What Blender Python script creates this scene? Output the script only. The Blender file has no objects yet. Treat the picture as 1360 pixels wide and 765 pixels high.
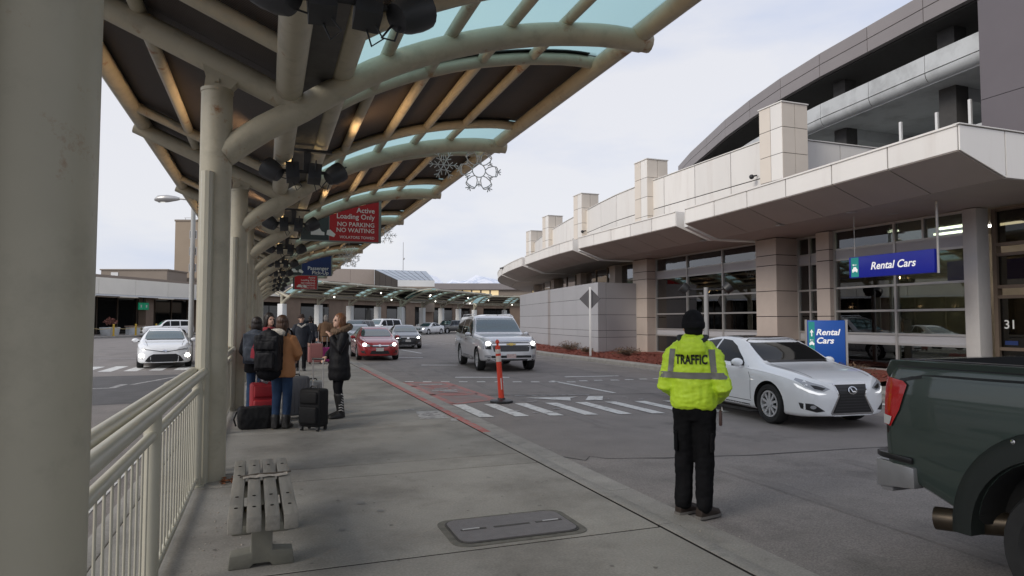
import bpy, bmesh, math, random
from mathutils import Vector, Matrix, Quaternion, noise
from mathutils.bvhtree import BVHTree
from mathutils.geometry import delaunay_2d_cdt
random.seed(7)
PI = math.pi
SC = bpy.context.scene
COL = SC.collection
V = Vector

# ------------------------------------------------------------------ camera
F_PX, CAM_H, PITCH, YAW = 880.0, 1.73, 2.765, 20.19
cam = bpy.data.cameras.new('camera'); camo = bpy.data.objects.new('camera', cam); COL.objects.link(camo)
cam.sensor_fit = 'HORIZONTAL'; cam.sensor_width = 36.0; cam.lens = 36.0 * F_PX / 1360.0
cam.clip_start = 0.05; cam.clip_end = 20000
camo.location = (0, 0, CAM_H); camo.rotation_euler = (math.radians(90 + PITCH), 0, math.radians(-YAW))
SC.camera = camo

# ------------------------------------------------------------------ sky
w = bpy.data.worlds.new('World'); SC.world = w; w.use_nodes = True
nt = w.node_tree; nt.nodes.clear()
out = nt.nodes.new('ShaderNodeOutputWorld'); bg = nt.nodes.new('ShaderNodeBackground')
sky = nt.nodes.new('ShaderNodeTexSky'); sky.sky_type = 'NISHITA'; sky.sun_disc = False
SUN_EL, SUN_AZ = 34.0, 250.0            # azimuth clockwise from +Y: from the left, a little behind the camera
sky.sun_elevation = math.radians(SUN_EL); sky.sun_rotation = math.radians(SUN_AZ)
sky.air_density = 1.0; sky.dust_density = 2.0
tc = nt.nodes.new('ShaderNodeTexCoord'); mp = nt.nodes.new('ShaderNodeMapping'); mp.inputs['Scale'].default_value = (1.0, 1.0, 3.2)
ns = nt.nodes.new('ShaderNodeTexNoise'); ns.inputs['Scale'].default_value = 1.6; ns.inputs['Detail'].default_value = 6; ns.inputs['Roughness'].default_value = .55
cr = nt.nodes.new('ShaderNodeValToRGB')
cr.color_ramp.elements[0].position = .40; cr.color_ramp.elements[0].color = (6.1, 6.75, 8.5, 1)
cr.color_ramp.elements[1].position = .62; cr.color_ramp.elements[1].color = (8.4, 8.4, 8.8, 1)
mx = nt.nodes.new('ShaderNodeMixRGB'); mx.inputs[0].default_value = .86
L = nt.links.new
L(tc.outputs['Generated'], mp.inputs['Vector']); L(mp.outputs['Vector'], ns.inputs['Vector']); L(ns.outputs['Fac'], cr.inputs['Fac'])
L(sky.outputs['Color'], mx.inputs[1]); L(cr.outputs['Color'], mx.inputs[2]); L(mx.outputs['Color'], bg.inputs['Color'])
bg.inputs['Strength'].default_value = .1; L(bg.outputs['Background'], out.inputs['Surface'])
# ------------------------------------------------------------------ sun (overcast: weak and very soft)
sl = bpy.data.lights.new('sun', 'SUN'); sl.energy = 1.7; sl.angle = math.radians(25); sl.color = (1, .94, .85)
so = bpy.data.objects.new('sun', sl); COL.objects.link(so)
_a = math.radians(SUN_AZ); _e = math.radians(SUN_EL)
so.rotation_euler = V((math.sin(_a) * math.cos(_e), math.cos(_a) * math.cos(_e), math.sin(_e))).to_track_quat('Z', 'Y').to_euler()
SC.view_settings.view_transform = 'Standard'; SC.view_settings.look = 'None'
SC.view_settings.exposure = 0.1; SC.view_settings.gamma = 1.0; SC.view_settings.use_curve_mapping = False
SC.render.engine = 'CYCLES'; SC.cycles.use_denoising = True
SC.cycles.max_bounces = 6; SC.cycles.transparent_max_bounces = 12; SC.cycles.sample_clamp_indirect = 4.0
SC.cycles.caustics_reflective = False; SC.cycles.caustics_refractive = False

# ------------------------------------------------------------------ materials
MATS = {}
def nd(nt, t, **kw):
    n = nt.nodes.new(t)
    for k, v in kw.items(): setattr(n, k, v)
    return n
def mat(name, col, rough=.6, metal=0., var=0., scale=6., detail=5., bump=0., bscale=None, spec=.5, coat=0., emit=None, estr=1.,
        col2=None, lo=.45, hi=.6, scale2=3., stain=None, slo=.55, shi=.75, sscale=1.5, rnd=0., wave=None, stretch=None, obj=False, speck=None):
    """Principled material; noise-driven colour variation, a second colour in patches (wear), a stain, and bump."""
    if name in MATS: return MATS[name]
    m = bpy.data.materials.new(name); m.use_nodes = True; t = m.node_tree; b = t.nodes['Principled BSDF']; lk = t.links.new
    b.inputs['Roughness'].default_value = rough; b.inputs['Metallic'].default_value = metal
    b.inputs['Specular IOR Level'].default_value = spec; b.inputs['Coat Weight'].default_value = coat; b.inputs['Coat Roughness'].default_value = .04
    c4 = (*col, 1); b.inputs['Base Color'].default_value = c4
    if obj: pos = nd(t, 'ShaderNodeTexCoord').outputs['Object']
    else: pos = nd(t, 'ShaderNodeNewGeometry').outputs['Position']
    if stretch:
        mpn = nd(t, 'ShaderNodeMapping'); mpn.inputs['Scale'].default_value = stretch; lk(pos, mpn.inputs['Vector']); pos = mpn.outputs['Vector']
    def noi(s, d=detail, r=.6):
        n = nd(t, 'ShaderNodeTexNoise'); n.inputs['Scale'].default_value = s; n.inputs['Detail'].default_value = d; n.inputs['Roughness'].default_value = r
        lk(pos, n.inputs['Vector']); return n.outputs['Fac']
    cur = None
    def rgb(c):
        n = nd(t, 'ShaderNodeRGB'); n.outputs[0].default_value = (*c, 1); return n.outputs[0]
    def mixc(f, a, c):
        n = nd(t, 'ShaderNodeMixRGB'); lk(f, n.inputs[0]); lk(a, n.inputs[1]); lk(c, n.inputs[2]); return n.outputs[0]
    def ramp(f, a, c):
        n = nd(t, 'ShaderNodeMapRange'); n.inputs['From Min'].default_value = a; n.inputs['From Max'].default_value = c; lk(f, n.inputs['Value']); return n.outputs['Result']
    if var:
        lo_c = tuple(x * (1 - var) for x in col); hi_c = tuple(min(1, x * (1 + var)) for x in col)
        cur = mixc(ramp(noi(scale), .3, .7), rgb(lo_c), rgb(hi_c))
    if col2 is not None:
        cur = mixc(ramp(noi(scale2, 8, .7), lo, hi), cur or rgb(col), rgb(col2))
    if stain is not None:
        cur = mixc(ramp(noi(sscale, 6, .65), slo, shi), cur or rgb(col), rgb(stain))
    if speck:
        n_ = nd(t, 'ShaderNodeTexNoise'); n_.inputs['Scale'].default_value = speck[0]; n_.inputs['Detail'].default_value = 2; lk(pos, n_.inputs['Vector'])
        mr = nd(t, 'ShaderNodeMapRange'); mr.inputs['From Min'].default_value = .3; mr.inputs['From Max'].default_value = .7; mr.inputs['To Min'].default_value = 1 - speck[1]; mr.inputs['To Max'].default_value = 1 + speck[1]
        lk(n_.outputs['Fac'], mr.inputs['Value']); hs = nd(t, 'ShaderNodeHueSaturation'); lk(mr.outputs['Result'], hs.inputs['Value']); lk(cur or rgb(col), hs.inputs['Color']); cur = hs.outputs['Color']
    if rnd:
        oi = nd(t, 'ShaderNodeObjectInfo'); mr = nd(t, 'ShaderNodeMapRange'); mr.inputs['To Min'].default_value = 1 - rnd; mr.inputs['To Max'].default_value = 1 + rnd
        lk(oi.outputs['Random'], mr.inputs['Value']); hs = nd(t, 'ShaderNodeHueSaturation'); lk(mr.outputs['Result'], hs.inputs['Value']); lk(cur or rgb(col), hs.inputs['Color']); cur = hs.outputs['Color']
    if cur is not None: lk(cur, b.inputs['Base Color'])
    if bump:
        bn = nd(t, 'ShaderNodeBump'); bn.inputs['Strength'].default_value = bump; bn.inputs['Distance'].default_value = .02
        if wave:
            wv = nd(t, 'ShaderNodeTexWave', bands_direction=wave[0]); wv.inputs['Scale'].default_value = wave[1]; lk(pos, wv.inputs['Vector']); lk(wv.outputs['Fac'], bn.inputs['Height'])
        else: lk(noi(bscale or scale * 8, 4), bn.inputs['Height'])
        lk(bn.outputs['Normal'], b.inputs['Normal'])
    if emit is not None:
        b.inputs['Emission Color'].default_value = (*emit, 1); b.inputs['Emission Strength'].default_value = estr
    MATS[name] = m; return m
def glass(name, tint, refl=1.0, rough=.0, ior=1.5):
    """thin pane: transparent tint seen straight on, mirror-like at glancing angles"""
    if name in MATS: return MATS[name]
    m = bpy.data.materials.new(name); m.use_nodes = True; t = m.node_tree; t.nodes.clear(); lk = t.links.new
    o = nd(t, 'ShaderNodeOutputMaterial'); tr = nd(t, 'ShaderNodeBsdfTransparent'); gl = nd(t, 'ShaderNodeBsdfGlossy'); fr = nd(t, 'ShaderNodeFresnel'); mx = nd(t, 'ShaderNodeMixShader')
    tr.inputs['Color'].default_value = (*tint, 1); gl.inputs['Roughness'].default_value = rough; fr.inputs['IOR'].default_value = ior
    mu = nd(t, 'ShaderNodeMath', operation='MULTIPLY'); mu.inputs[1].default_value = refl; mu.use_clamp = True
    lk(fr.outputs[0], mu.inputs[0]); lk(mu.outputs[0], mx.inputs[0]); lk(tr.outputs[0], mx.inputs[1]); lk(gl.outputs[0], mx.inputs[2]); lk(mx.outputs[0], o.inputs['Surface'])
    MATS[name] = m; return m
def frosted(name, col):
    m = bpy.data.materials.new(name); m.use_nodes = True; t = m.node_tree; t.nodes.clear(); lk = t.links.new
    o = nd(t, 'ShaderNodeOutputMaterial'); tl = nd(t, 'ShaderNodeBsdfTranslucent'); df = nd(t, 'ShaderNodeBsdfTransparent'); mx = nd(t, 'ShaderNodeMixShader')
    tl.inputs['Color'].default_value = (*col, 1); df.inputs['Color'].default_value = (*col, 1); mx.inputs[0].default_value = .55
    lk(tl.outputs[0], mx.inputs[1]); lk(df.outputs[0], mx.inputs[2]); lk(mx.outputs[0], o.inputs['Surface']); MATS[name] = m; return m

# ------------------------------------------------------------------ mesh builder
class MB:
    def __init__(s): s.v = []; s.f = []; s.m = []
    def add(s, vs, fs, mi=0):
        o = len(s.v); s.v += [V(p) for p in vs]; s.f += [tuple(i + o for i in q) for q in fs]; s.m += [mi] * len(fs); return s
    def box(s, lo, hi, mi=0, M=None):
        x0, y0, z0 = lo; x1, y1, z1 = hi
        vs = [V(p) for p in ((x0, y0, z0), (x1, y0, z0), (x1, y1, z0), (x0, y1, z0), (x0, y0, z1), (x1, y0, z1), (x1, y1, z1), (x0, y1, z1))]
        if M is not None: vs = [M @ p for p in vs]
        return s.add(vs, [(0, 3, 2, 1), (4, 5, 6, 7), (0, 1, 5, 4), (1, 2, 6, 5), (2, 3, 7, 6), (3, 0, 4, 7)], mi)
    def cbox(s, c, size, mi=0, M=None):
        h = [q / 2 for q in size]
        if M is not None: return s.box([-q for q in h], h, mi, Matrix.Translation(c) @ M)
        return s.box([c[i] - h[i] for i in range(3)], [c[i] + h[i] for i in range(3)], mi)
    def tube(s, path, r, n=12, mi=0, cap=True, sy=1.0, up=None):
        path = [V(p) for p in path]; k = len(path); rs = r if isinstance(r, (list, tuple)) else [r] * k
        tg = []
        for i in range(k):
            d = path[min(i + 1, k - 1)] - path[max(i - 1, 0)]; tg.append(d.normalized() if d.length > 1e-9 else V((0, 0, 1)))
        u = V(up) if up is not None else (V((0, 0, 1)) if abs(tg[0].z) < .9 else V((0, 1, 0)))
        vs = []
        for i in range(k):
            a = tg[i].cross(u)
            if a.length < 1e-6: a = tg[i].cross(V((1, 0, 0)))
            a.normalize(); b = a.cross(tg[i]).normalized(); u = b if up is None else u
            for j in range(n):
                q = 2 * PI * j / n; vs.append(path[i] + (a * math.cos(q) + b * math.sin(q) * sy) * rs[i])
        fs = []
        for i in range(k - 1):
            for j in range(n):
                j2 = (j + 1) % n; fs.append((i * n + j, i * n + j2, (i + 1) * n + j2, (i + 1) * n + j))
        if cap: fs.append(tuple(range(n - 1, -1, -1))); fs.append(tuple((k - 1) * n + j for j in range(n)))
        return s.add(vs, fs, mi)
    def lathe(s, prof, n=24, mi=0, M=None, caps=True):
        vs = []; M = M or Matrix()
        for r, z in prof:
            for j in range(n):
                q = 2 * PI * j / n; vs.append(M @ V((r * math.cos(q), r * math.sin(q), z)))
        fs = []
        for i in range(len(prof) - 1):
            for j in range(n):
                j2 = (j + 1) % n; fs.append((i * n + j, i * n + j2, (i + 1) * n + j2, (i + 1) * n + j))
        if caps and prof[0][0] > 1e-6: fs.append(tuple(range(n - 1, -1, -1)))
        if caps and prof[-1][0] > 1e-6: fs.append(tuple((len(prof) - 1) * n + j for j in range(n)))
        return s.add(vs, fs, mi)
    def prism(s, poly, t0, t1, fn, mi=0):
        """poly 2-D, extruded from t0 to t1, fn(u, v, t) -> xyz"""
        n = len(poly); vs = [fn(u, v_, t0) for u, v_ in poly] + [fn(u, v_, t1) for u, v_ in poly]
        fs = [tuple(range(n - 1, -1, -1)), tuple(range(n, 2 * n))] + [(i, (i + 1) % n, n + (i + 1) % n, n + i) for i in range(n)]
        return s.add(vs, fs, mi)
    def grid(s, rows, mi=0, close_u=False, caps=False):
        """rows: list of equal-length point rows -> quads"""
        k = len(rows[0]); vs = [p for r in rows for p in r]; fs = []
        for i in range(len(rows) - 1):
            for j in range(k if close_u else k - 1):
                j2 = (j + 1) % k; fs.append((i * k + j, i * k + j2, (i + 1) * k + j2, (i + 1) * k + j))
        if caps: fs.append(tuple(range(k - 1, -1, -1))); fs.append(tuple((len(rows) - 1) * k + j for j in range(k)))
        return s.add(vs, fs, mi)
    def ball(s, c, r, mi=0, n=12, m=8):
        rx, ry, rz = (r, r, r) if not isinstance(r, (tuple, list)) else r
        rows = []
        for i in range(m + 1):
            a = -PI / 2 + PI * i / m; ca = max(math.cos(a), 1e-3)
            rows.append([V((c[0] + rx * ca * math.cos(2 * PI * j / n), c[1] + ry * ca * math.sin(2 * PI * j / n), c[2] + rz * math.sin(a))) for j in range(n)])
        return s.grid(rows, mi, True, True)
    def mesh(s, name, mats, bev=0, seg=2, smooth=35, fix=True):
        me = bpy.data.meshes.new(name); me.from_pydata([tuple(p) for p in s.v], [], s.f)
        for mt in (mats if isinstance(mats, (list, tuple)) else [mats]): me.materials.append(mt)
        if any(s.m): me.polygons.foreach_set('material_index', s.m)
        if fix or bev:
            bm = bmesh.new(); bm.from_mesh(me)
            if fix: bmesh.ops.recalc_face_normals(bm, faces=bm.faces[:])
            if bev:
                es = [e for e in bm.edges if len(e.link_faces) == 2 and e.calc_face_angle(0) > .6]
                bmesh.ops.bevel(bm, geom=es, offset=bev, segments=seg, profile=.5, affect='EDGES', clamp_overlap=True)
            bm.to_mesh(me); bm.free()
        if smooth:
            me.polygons.foreach_set('use_smooth', [True] * len(me.polygons)); me.set_sharp_from_angle(angle=math.radians(smooth))
        return me
    def build(s, name, mats, parent=None, loc=(0, 0, 0), rot=(0, 0, 0), **kw):
        return obj(name, s.mesh(name, mats, **kw), parent, loc, rot)
def obj(name, me, parent=None, loc=(0, 0, 0), rot=(0, 0, 0)):
    o = bpy.data.objects.new(name, me); COL.objects.link(o); o.parent = parent; o.location = loc; o.rotation_euler = rot if not isinstance(rot, (int, float)) else (0, 0, rot); return o
def tag(o, label=None, cat=None, group=None, kind=None):
    if label: o['label'] = label
    if cat: o['category'] = cat
    if group: o['group'] = group
    if kind: o['kind'] = kind
    return o
def thing(name, label, cat, loc=(0, 0, 0), rz=0., group=None):
    o = bpy.data.objects.new(name, None); COL.objects.link(o); o.location = loc; o.rotation_euler = (0, 0, rz); o.empty_display_size = .2
    return tag(o, label, cat, group)
def struct(name, label=None):
    o = bpy.data.objects.new(name, None); COL.objects.link(o); tag(o, label, kind='structure'); return o
TMP = bpy.data.scenes.new('workbench')                              # small scratch scene: evaluating modifiers there stays fast
def evalmesh(o, *more):
    for q in (o,) + more: TMP.collection.objects.link(q)
    vl = TMP.view_layers[0]; vl.update(); me = bpy.data.meshes.new_from_object(o.evaluated_get(vl.depsgraph))
    for q in (o,) + more: TMP.collection.objects.unlink(q)
    return me
def txt(s, size=1., align='CENTER', shear=0., bold=0., space=1.):
    """text -> (verts2d, faces), origin at baseline"""
    c = bpy.data.curves.new('t', 'FONT'); c.body = s; c.size = size; c.align_x = align; c.shear = shear; c.offset = bold * size; c.space_character = space; c.resolution_u = 3
    o = bpy.data.objects.new('t', c); me = evalmesh(o)
    vs = [(p.co.x, p.co.y) for p in me.vertices]; fs = [tuple(p.vertices) for p in me.polygons]
    bpy.data.objects.remove(o); bpy.data.curves.remove(c); bpy.data.meshes.remove(me); return vs, fs
def flat_text(s, fn, name, m, parent, **kw):
    vs, fs = txt(s, **kw); mb = MB(); mb.add([fn(x, y) for x, y in vs], fs); return mb.build(name, m, parent, smooth=0, fix=False)
def interp(pts, x):
    """monotone smooth interpolation through (x, y) control points"""
    if x <= pts[0][0]: return pts[0][1]
    if x >= pts[-1][0]: return pts[-1][1]
    n = len(pts)
    for i in range(n - 1):
        if pts[i][0] <= x <= pts[i + 1][0]: break
    d = [(pts[j + 1][1] - pts[j][1]) / (pts[j + 1][0] - pts[j][0]) for j in range(n - 1)]
    def tan(j):
        if j == 0: return d[0]
        if j == n - 1: return d[-1]
        if d[j - 1] * d[j] <= 0: return 0
        return 2 * d[j - 1] * d[j] / (d[j - 1] + d[j])
    h = pts[i + 1][0] - pts[i][0]; t = (x - pts[i][0]) / h
    return ((2 * t**3 - 3 * t**2 + 1) * pts[i][1] + (t**3 - 2 * t**2 + t) * h * tan(i) + (-2 * t**3 + 3 * t**2) * pts[i + 1][1] + (t**3 - t**2) * h * tan(i + 1))
def catmull(P, sub=4):
    P = [V(p) for p in P]; r = []
    for i in range(len(P) - 1):
        a = P[max(i - 1, 0)]; b = P[i]; c = P[i + 1]; d = P[min(i + 2, len(P) - 1)]
        for k in range(sub):
            t = k / sub; r.append(.5 * ((2 * b) + (c - a) * t + (2 * a - 5 * b + 4 * c - d) * t * t + (3 * b - a - 3 * c + d) * t**3))
    r.append(P[-1]); return r
# ------------------------------------------------------------------ shared materials
m_asphalt = mat('asphalt', (.205, .186, .174), .85, speck=(75, .3), var=.16, scale=1.1, detail=9, col2=(.225, .205, .19), lo=.5, hi=.72, scale2=.45, stain=(.095, .086, .08), slo=.58, shi=.74, sscale=.5, bump=.35, bscale=90)
m_patch = mat('asphalt_patch', (.21, .192, .18), .88, speck=(75, .28), var=.14, scale=1.7, detail=9, stain=(.13, .118, .11), slo=.55, shi=.72, sscale=.9, bump=.35, bscale=90)
m_seam = mat('seam', (.055, .053, .05), .9, var=.3, scale=9)
m_conc = mat('sidewalk_concrete', (.25, .238, .215), .8, speck=(60, .14), var=.1, scale=2.2, detail=8, stain=(.105, .096, .084), slo=.46, shi=.78, sscale=.9, bump=.12, bscale=70, rnd=.09)
m_kerb = mat('kerb_concrete', (.275, .262, .24), .8, speck=(60, .16), var=.13, scale=3, stain=(.14, .135, .13), slo=.55, shi=.75, sscale=2.5, bump=.15, bscale=60, rnd=.06)
m_kerbred = mat('kerb_red', (.42, .13, .11), .75, var=.15, scale=5, col2=(.27, .235, .22), lo=.5, hi=.62, scale2=5, bump=.15, bscale=60)
m_white = mat('road_paint_white', (.62, .62, .6), .7, var=.1, scale=4, col2=(.2, .192, .185), lo=.52, hi=.68, scale2=7)
m_whiteworn = mat('road_paint_worn', (.42, .41, .4), .7, var=.1, scale=4, col2=(.15, .142, .138), lo=.42, hi=.62, scale2=9)
m_redpaint = mat('road_paint_red', (.38, .15, .13), .75, var=.15, scale=4, col2=(.2, .185, .175), lo=.48, hi=.66, scale2=6)
m_mulch = mat('mulch', (.2, .052, .034), .95, var=.45, scale=22, detail=6, bump=1., bscale=60)
m_steel = mat('white_steel', (.44, .405, .31), .5, var=.06, scale=3, col2=(.27, .12, .045), lo=.6, hi=.69, scale2=2.2, stain=(.31, .285, .22), slo=.5, shi=.8, sscale=4)
m_rail = mat('rail_paint', (.48, .455, .365), .42, var=.05, scale=4, col2=(.3, .15, .07), lo=.68, hi=.74, scale2=5)
m_deck = mat('dark_deck', (.055, .043, .036), .6, metal=.0, var=.1, scale=4, bump=.7, wave=('Y', 9.))
m_gut = mat('gutter', (.07, .068, .065), .6, var=.2)
m_fglass = frosted('canopy_glass', (.62, .75, .75))
m_panel = mat('white_panel', (.80, .775, .735), .45, var=.03, scale=.7, stain=(.66, .615, .57), slo=.52, shi=.85, sscale=1.3, rnd=.05, stretch=(1, 1, .16))
m_panel_tan = mat('tan_panel', (.74, .67, .585), .5, var=.04, scale=.9, rnd=.03)
m_greyp = mat('grey_panel', (.40, .40, .42), .42, var=.03, scale=.8, rnd=.03)
m_gstrip = mat('grey_brown_panel', (.3, .275, .27), .45, var=.03)
m_soff = mat('soffit_panel', (.42, .375, .34), .6, var=.05, scale=.8, rnd=.03)
m_stone = mat('stone_panel', (.5, .43, .38), .55, var=.05, scale=2, rnd=.04)
m_joint = mat('joint', (.018, .016, .015), .95, spec=.1)
m_alu = mat('aluminium', (.46, .45, .44), .35, metal=.55, var=.04)
m_bronze = mat('bronze_frame', (.16, .12, .09), .45, metal=.3, var=.08)
m_gbrown = mat('garage_panel', (.26, .235, .232), .5, var=.05, scale=.5, rnd=.04)
m_gconc = mat('garage_concrete', (.55, .57, .575), .7, var=.06, scale=.7, stain=(.34, .35, .35), slo=.5, shi=.8, sscale=.8, rnd=.03)
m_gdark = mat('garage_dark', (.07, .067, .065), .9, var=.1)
m_block = mat('dark_block', (.13, .115, .125), .55, var=.06, scale=.5, rnd=.04)
m_pane = glass('window_pane', (.52, .57, .5), 3.2)
m_black = mat('black_metal', (.025, .025, .027), .5)
m_plast = mat('black_plastic', (.018, .018, .019), .45, var=.1)
m_lampwarm = mat('lamp_warm', (.8, .6, .3), .4, emit=(1, .72, .38), estr=6)
m_lampcold = mat('lamp_white', (.8, .8, .8), .4, emit=(1, .95, .85), estr=9)
m_dwhite = mat('white_enamel', (.72, .72, .71), .4, var=.03)
# ------------------------------------------------------------------ ground, road, pavements
m_earth = mat('dull_ground', (.2, .19, .175), .9, var=.15, scale=.05)
mb = MB(); mb.add([(-9000, -9000, -.06), (9000, -9000, -.06), (9000, 9000, -.06), (-9000, 9000, -.06)], [(0, 1, 2, 3)])
tag(mb.build('ground', m_earth, smooth=0), kind='structure')
mb = MB(); rows = []
for y in [-60, -30] + list(range(-20, 41, 4)) + [60, 90, 140]:
    rows.append([(x, y, 0) for x in (-60, -20, -8, -4, 0, 3, 5, 8, 12, 16, 30, 60)])
mb.grid(rows); road = tag(mb.build('road', m_asphalt, smooth=0), kind='structure')
def sheet(name, poly, m, z, parent=None):
    mb = MB(); mb.add([(x, y, z) for x, y in poly], [tuple(range(len(poly)))]); return mb.build(name, m, parent, smooth=0, fix=False)
def rect(x0, y0, x1, y1): return [(x0, y0), (x1, y0), (x1, y1), (x0, y1)]
# lighter asphalt patch from the seam towards the camera
sheet('asphalt_patch', [(3.49, -30), (12.6, -30), (12.6, 6.3), (9.2, 6.6), (7.4, 6.85), (5.83, 6.98), (4.7, 7.2), (4.0, 7.42), (3.86, 7.62), (3.7, 7.40), (3.49, 7.72)], m_patch, .004, road)
def strip(pts, wd, m, z, name, parent=road, jit=0.):
    mb = MB(); rows = []
    P_ = [V((a, b, 0)) for a, b in pts]; Q = []
    for i in range(len(P_) - 1):
        k = max(1, int((P_[i + 1] - P_[i]).length / .3)) if jit else 1
        Q += [P_[i].lerp(P_[i + 1], t / k) for t in range(k)]
    Q.append(P_[-1])
    for i, p in enumerate(Q):
        d = (Q[min(i + 1, len(Q) - 1)] - Q[max(i - 1, 0)]).normalized(); n = V((-d.y, d.x, 0))
        o = V((random.uniform(-jit, jit), random.uniform(-jit, jit), 0)); ww = wd * (random.uniform(.5, 1.4) if jit else 1)
        rows.append([(p + o + n * ww / 2)[:2] + (z,), (p + o - n * ww / 2)[:2] + (z,)])
    mb.grid(rows); return mb.build(name, m, parent, smooth=0, fix=False)
strip([(3.52, 7.72), (3.7, 7.41), (3.86, 7.62), (4.0, 7.42), (4.7, 7.2), (5.83, 6.98), (7.4, 6.85), (9.2, 6.6), (12.6, 6.3)], .035, m_seam, .008, 'crack_seam', jit=.012)
strip([(3.5, 14.95), (5.29, 14.41), (8.82, 13.46), (12.6, 12.6)], .04, m_seam, .005, 'crack_seam', jit=.012)
strip([(3.4, 22.6), (6.3, 21.6), (9.6, 19.7), (12.6, 19.0)], .03, m_seam, .005, 'crack_seam', jit=.02)
for i in range(8):
    x = random.uniform(4, 11.5); y = random.uniform(-1, 30); a = random.uniform(0, 6.3); pts = [(x, y)]
    for k in range(5): a += random.uniform(-.6, .6); x += .5 * math.cos(a); y += .5 * math.sin(a); pts.append((x, y))
    strip(pts, .014, m_seam, .008, 'crack_seam', jit=.03)
# crosswalk stripes
for i in range(14):
    x = 3.68 + .627 * i; y1 = 13.18 - .127 * (x - 3.68) / .627; y0 = y1 - 1.86
    sheet('crosswalk_stripe', [(x - .125, y0), (x + .125, y0 - .05), (x + .125, y1 - .05), (x - .125, y1)], m_white, .009, road)
# give-way dashes, lane and stop lines
for i in range(22):
    x = 3.6 + .47 * i; y = 18.45 - .18 * i if i < 10 else 16.9 + .0 * i + (.12 if i < 12 else 0)
    sheet('dash_mark', [(x, y), (x + .24, y - .07), (x + .27, y + .13), (x + .05, y + .18)], m_white, .006, road)
strip([(5.33, 19.45), (6.85, 18.86)], .22, m_white, .006, 'lane_line'); strip([(8.5, 18.45), (10.2, 18.2)], .2, m_white, .006, 'lane_line')
strip([(7.6, 17.4), (7.74, 14.0)], .12, m_white, .006, 'lane_line'); strip([(5.3, 14.25), (7.0, 13.85)], .1, m_whiteworn, .009, 'lane_line')
strip([(5.55, 25.15), (6.85, 24.65)], .26, m_white, .006, 'lane_line'); strip([(5.55, 30.6), (6.7, 30.1)], .3, m_white, .006, 'lane_line')
strip([(7.3, 38.5), (7.5, 34.0)], .14, m_white, .006, 'lane_line'); strip([(9.0, 31.5), (10.6, 31.0)], .3, m_whiteworn, .006, 'lane_line')
strip([(12.35, -20), (12.35, 60)], .1, m_whiteworn, .006, 'lane_line')
sheet('arrow_mark', [(5.37, 13.75), (6.57, 13.55), (6.3, 13.4), (6.1, 12.95)], m_white, .011, road)
sheet('arrow_mark', [(6.82, 13.55), (7.14, 13.45), (6.78, 12.8), (6.42, 12.9)], m_white, .011, road)
for x0, y0, x1, y1 in [(9.8, 46, 12.2, 46.5), (8.6, 52, 11.5, 52.4)]:
    for i in range(5): sheet('dash_mark', rect(x0 + i * .6, y0, x0 + i * .6 + .35, y1), m_whiteworn, .006, road)
# faded red no-parking box with worn lettering
m_redfaint = mat('road_paint_faint', (.27, .16, .145), .8, var=.15, scale=4, col2=(.21, .195, .185), lo=.42, hi=.6, scale2=3)
sheet('red_box_fill', [(3.53, 18.3), (4.62, 18.0), (4.66, 13.75), (3.53, 13.25)], m_redfaint, .0055, road)
for p, q in [((3.52, 18.3), (4.62, 18.0)), ((4.62, 18.0), (4.66, 13.75)), ((3.52, 13.25), (4.66, 13.75)), ((3.58, 18.3), (3.58, 13.3)), ((3.52, 17.2), (4.62, 16.9)), ((3.52, 15.1), (4.62, 14.9))]:
    strip([p, q], .17, m_redpaint, .007, 'red_box_line')
for k, y in enumerate((17.5, 16.75, 16.0, 15.25)):
    strip([(3.8, y), (4.4, y - .1)], .22, m_redpaint if k % 2 else m_whiteworn, .011, 'worn_letter'); strip([(3.85, y - .38), (4.35, y - .45)], .16, m_redpaint, .011, 'worn_letter')
for y in (16.4, 15.8, 15.5): strip([(3.95, y), (4.3, y - .05)], .2, m_whiteworn, .015, 'worn_letter')
# small worn scraps of old white paint between the stripes
for i in range(14):
    x = random.uniform(4.3, 8); y = random.uniform(10.9, 13.2); sheet('paint_scrap', rect(x, y, x + random.uniform(.05, .22), y + random.uniform(.04, .1)), m_whiteworn, .013, road)
# the roadway on the left of the railing
for i in range(8):
    x = -7.6 + .76 * i; sheet('crosswalk_stripe', [(x, 25.6), (x + .42, 25.5), (x + .46, 28.3), (x + .04, 28.4)], m_white, .006, road)
strip([(-1.55, 3.0), (-1.55, 17.8)], .16, m_white, .006, 'lane_line')
strip([(-3.4, 20.2), (-2.6, 22.6)], .14, m_whiteworn, .006, 'lane_line'); strip([(-4.6, 19.4), (-3.7, 19.4), (-3.6, 20.4)], .2, m_whiteworn, .006, 'lane_line')
for x, y in [(-8, 42), (-6, 47), (-9.5, 55), (-5, 33), (-8.2, 33.4), (-7, 34), (-6.1, 33.6)]: strip([(x, y), (x + 1.3, y + .4)], .2, m_whiteworn, .006, 'lane_line')
m_dark = mat('old_asphalt', (.095, .092, .092), .85, var=.15, scale=2, bump=.3, bscale=90)
sheet('asphalt_patch', [(-30, 13.5), (-1.0, 15.8), (-1.0, 23.6), (-30, 22.5)], m_dark, .0035, road)

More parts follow.
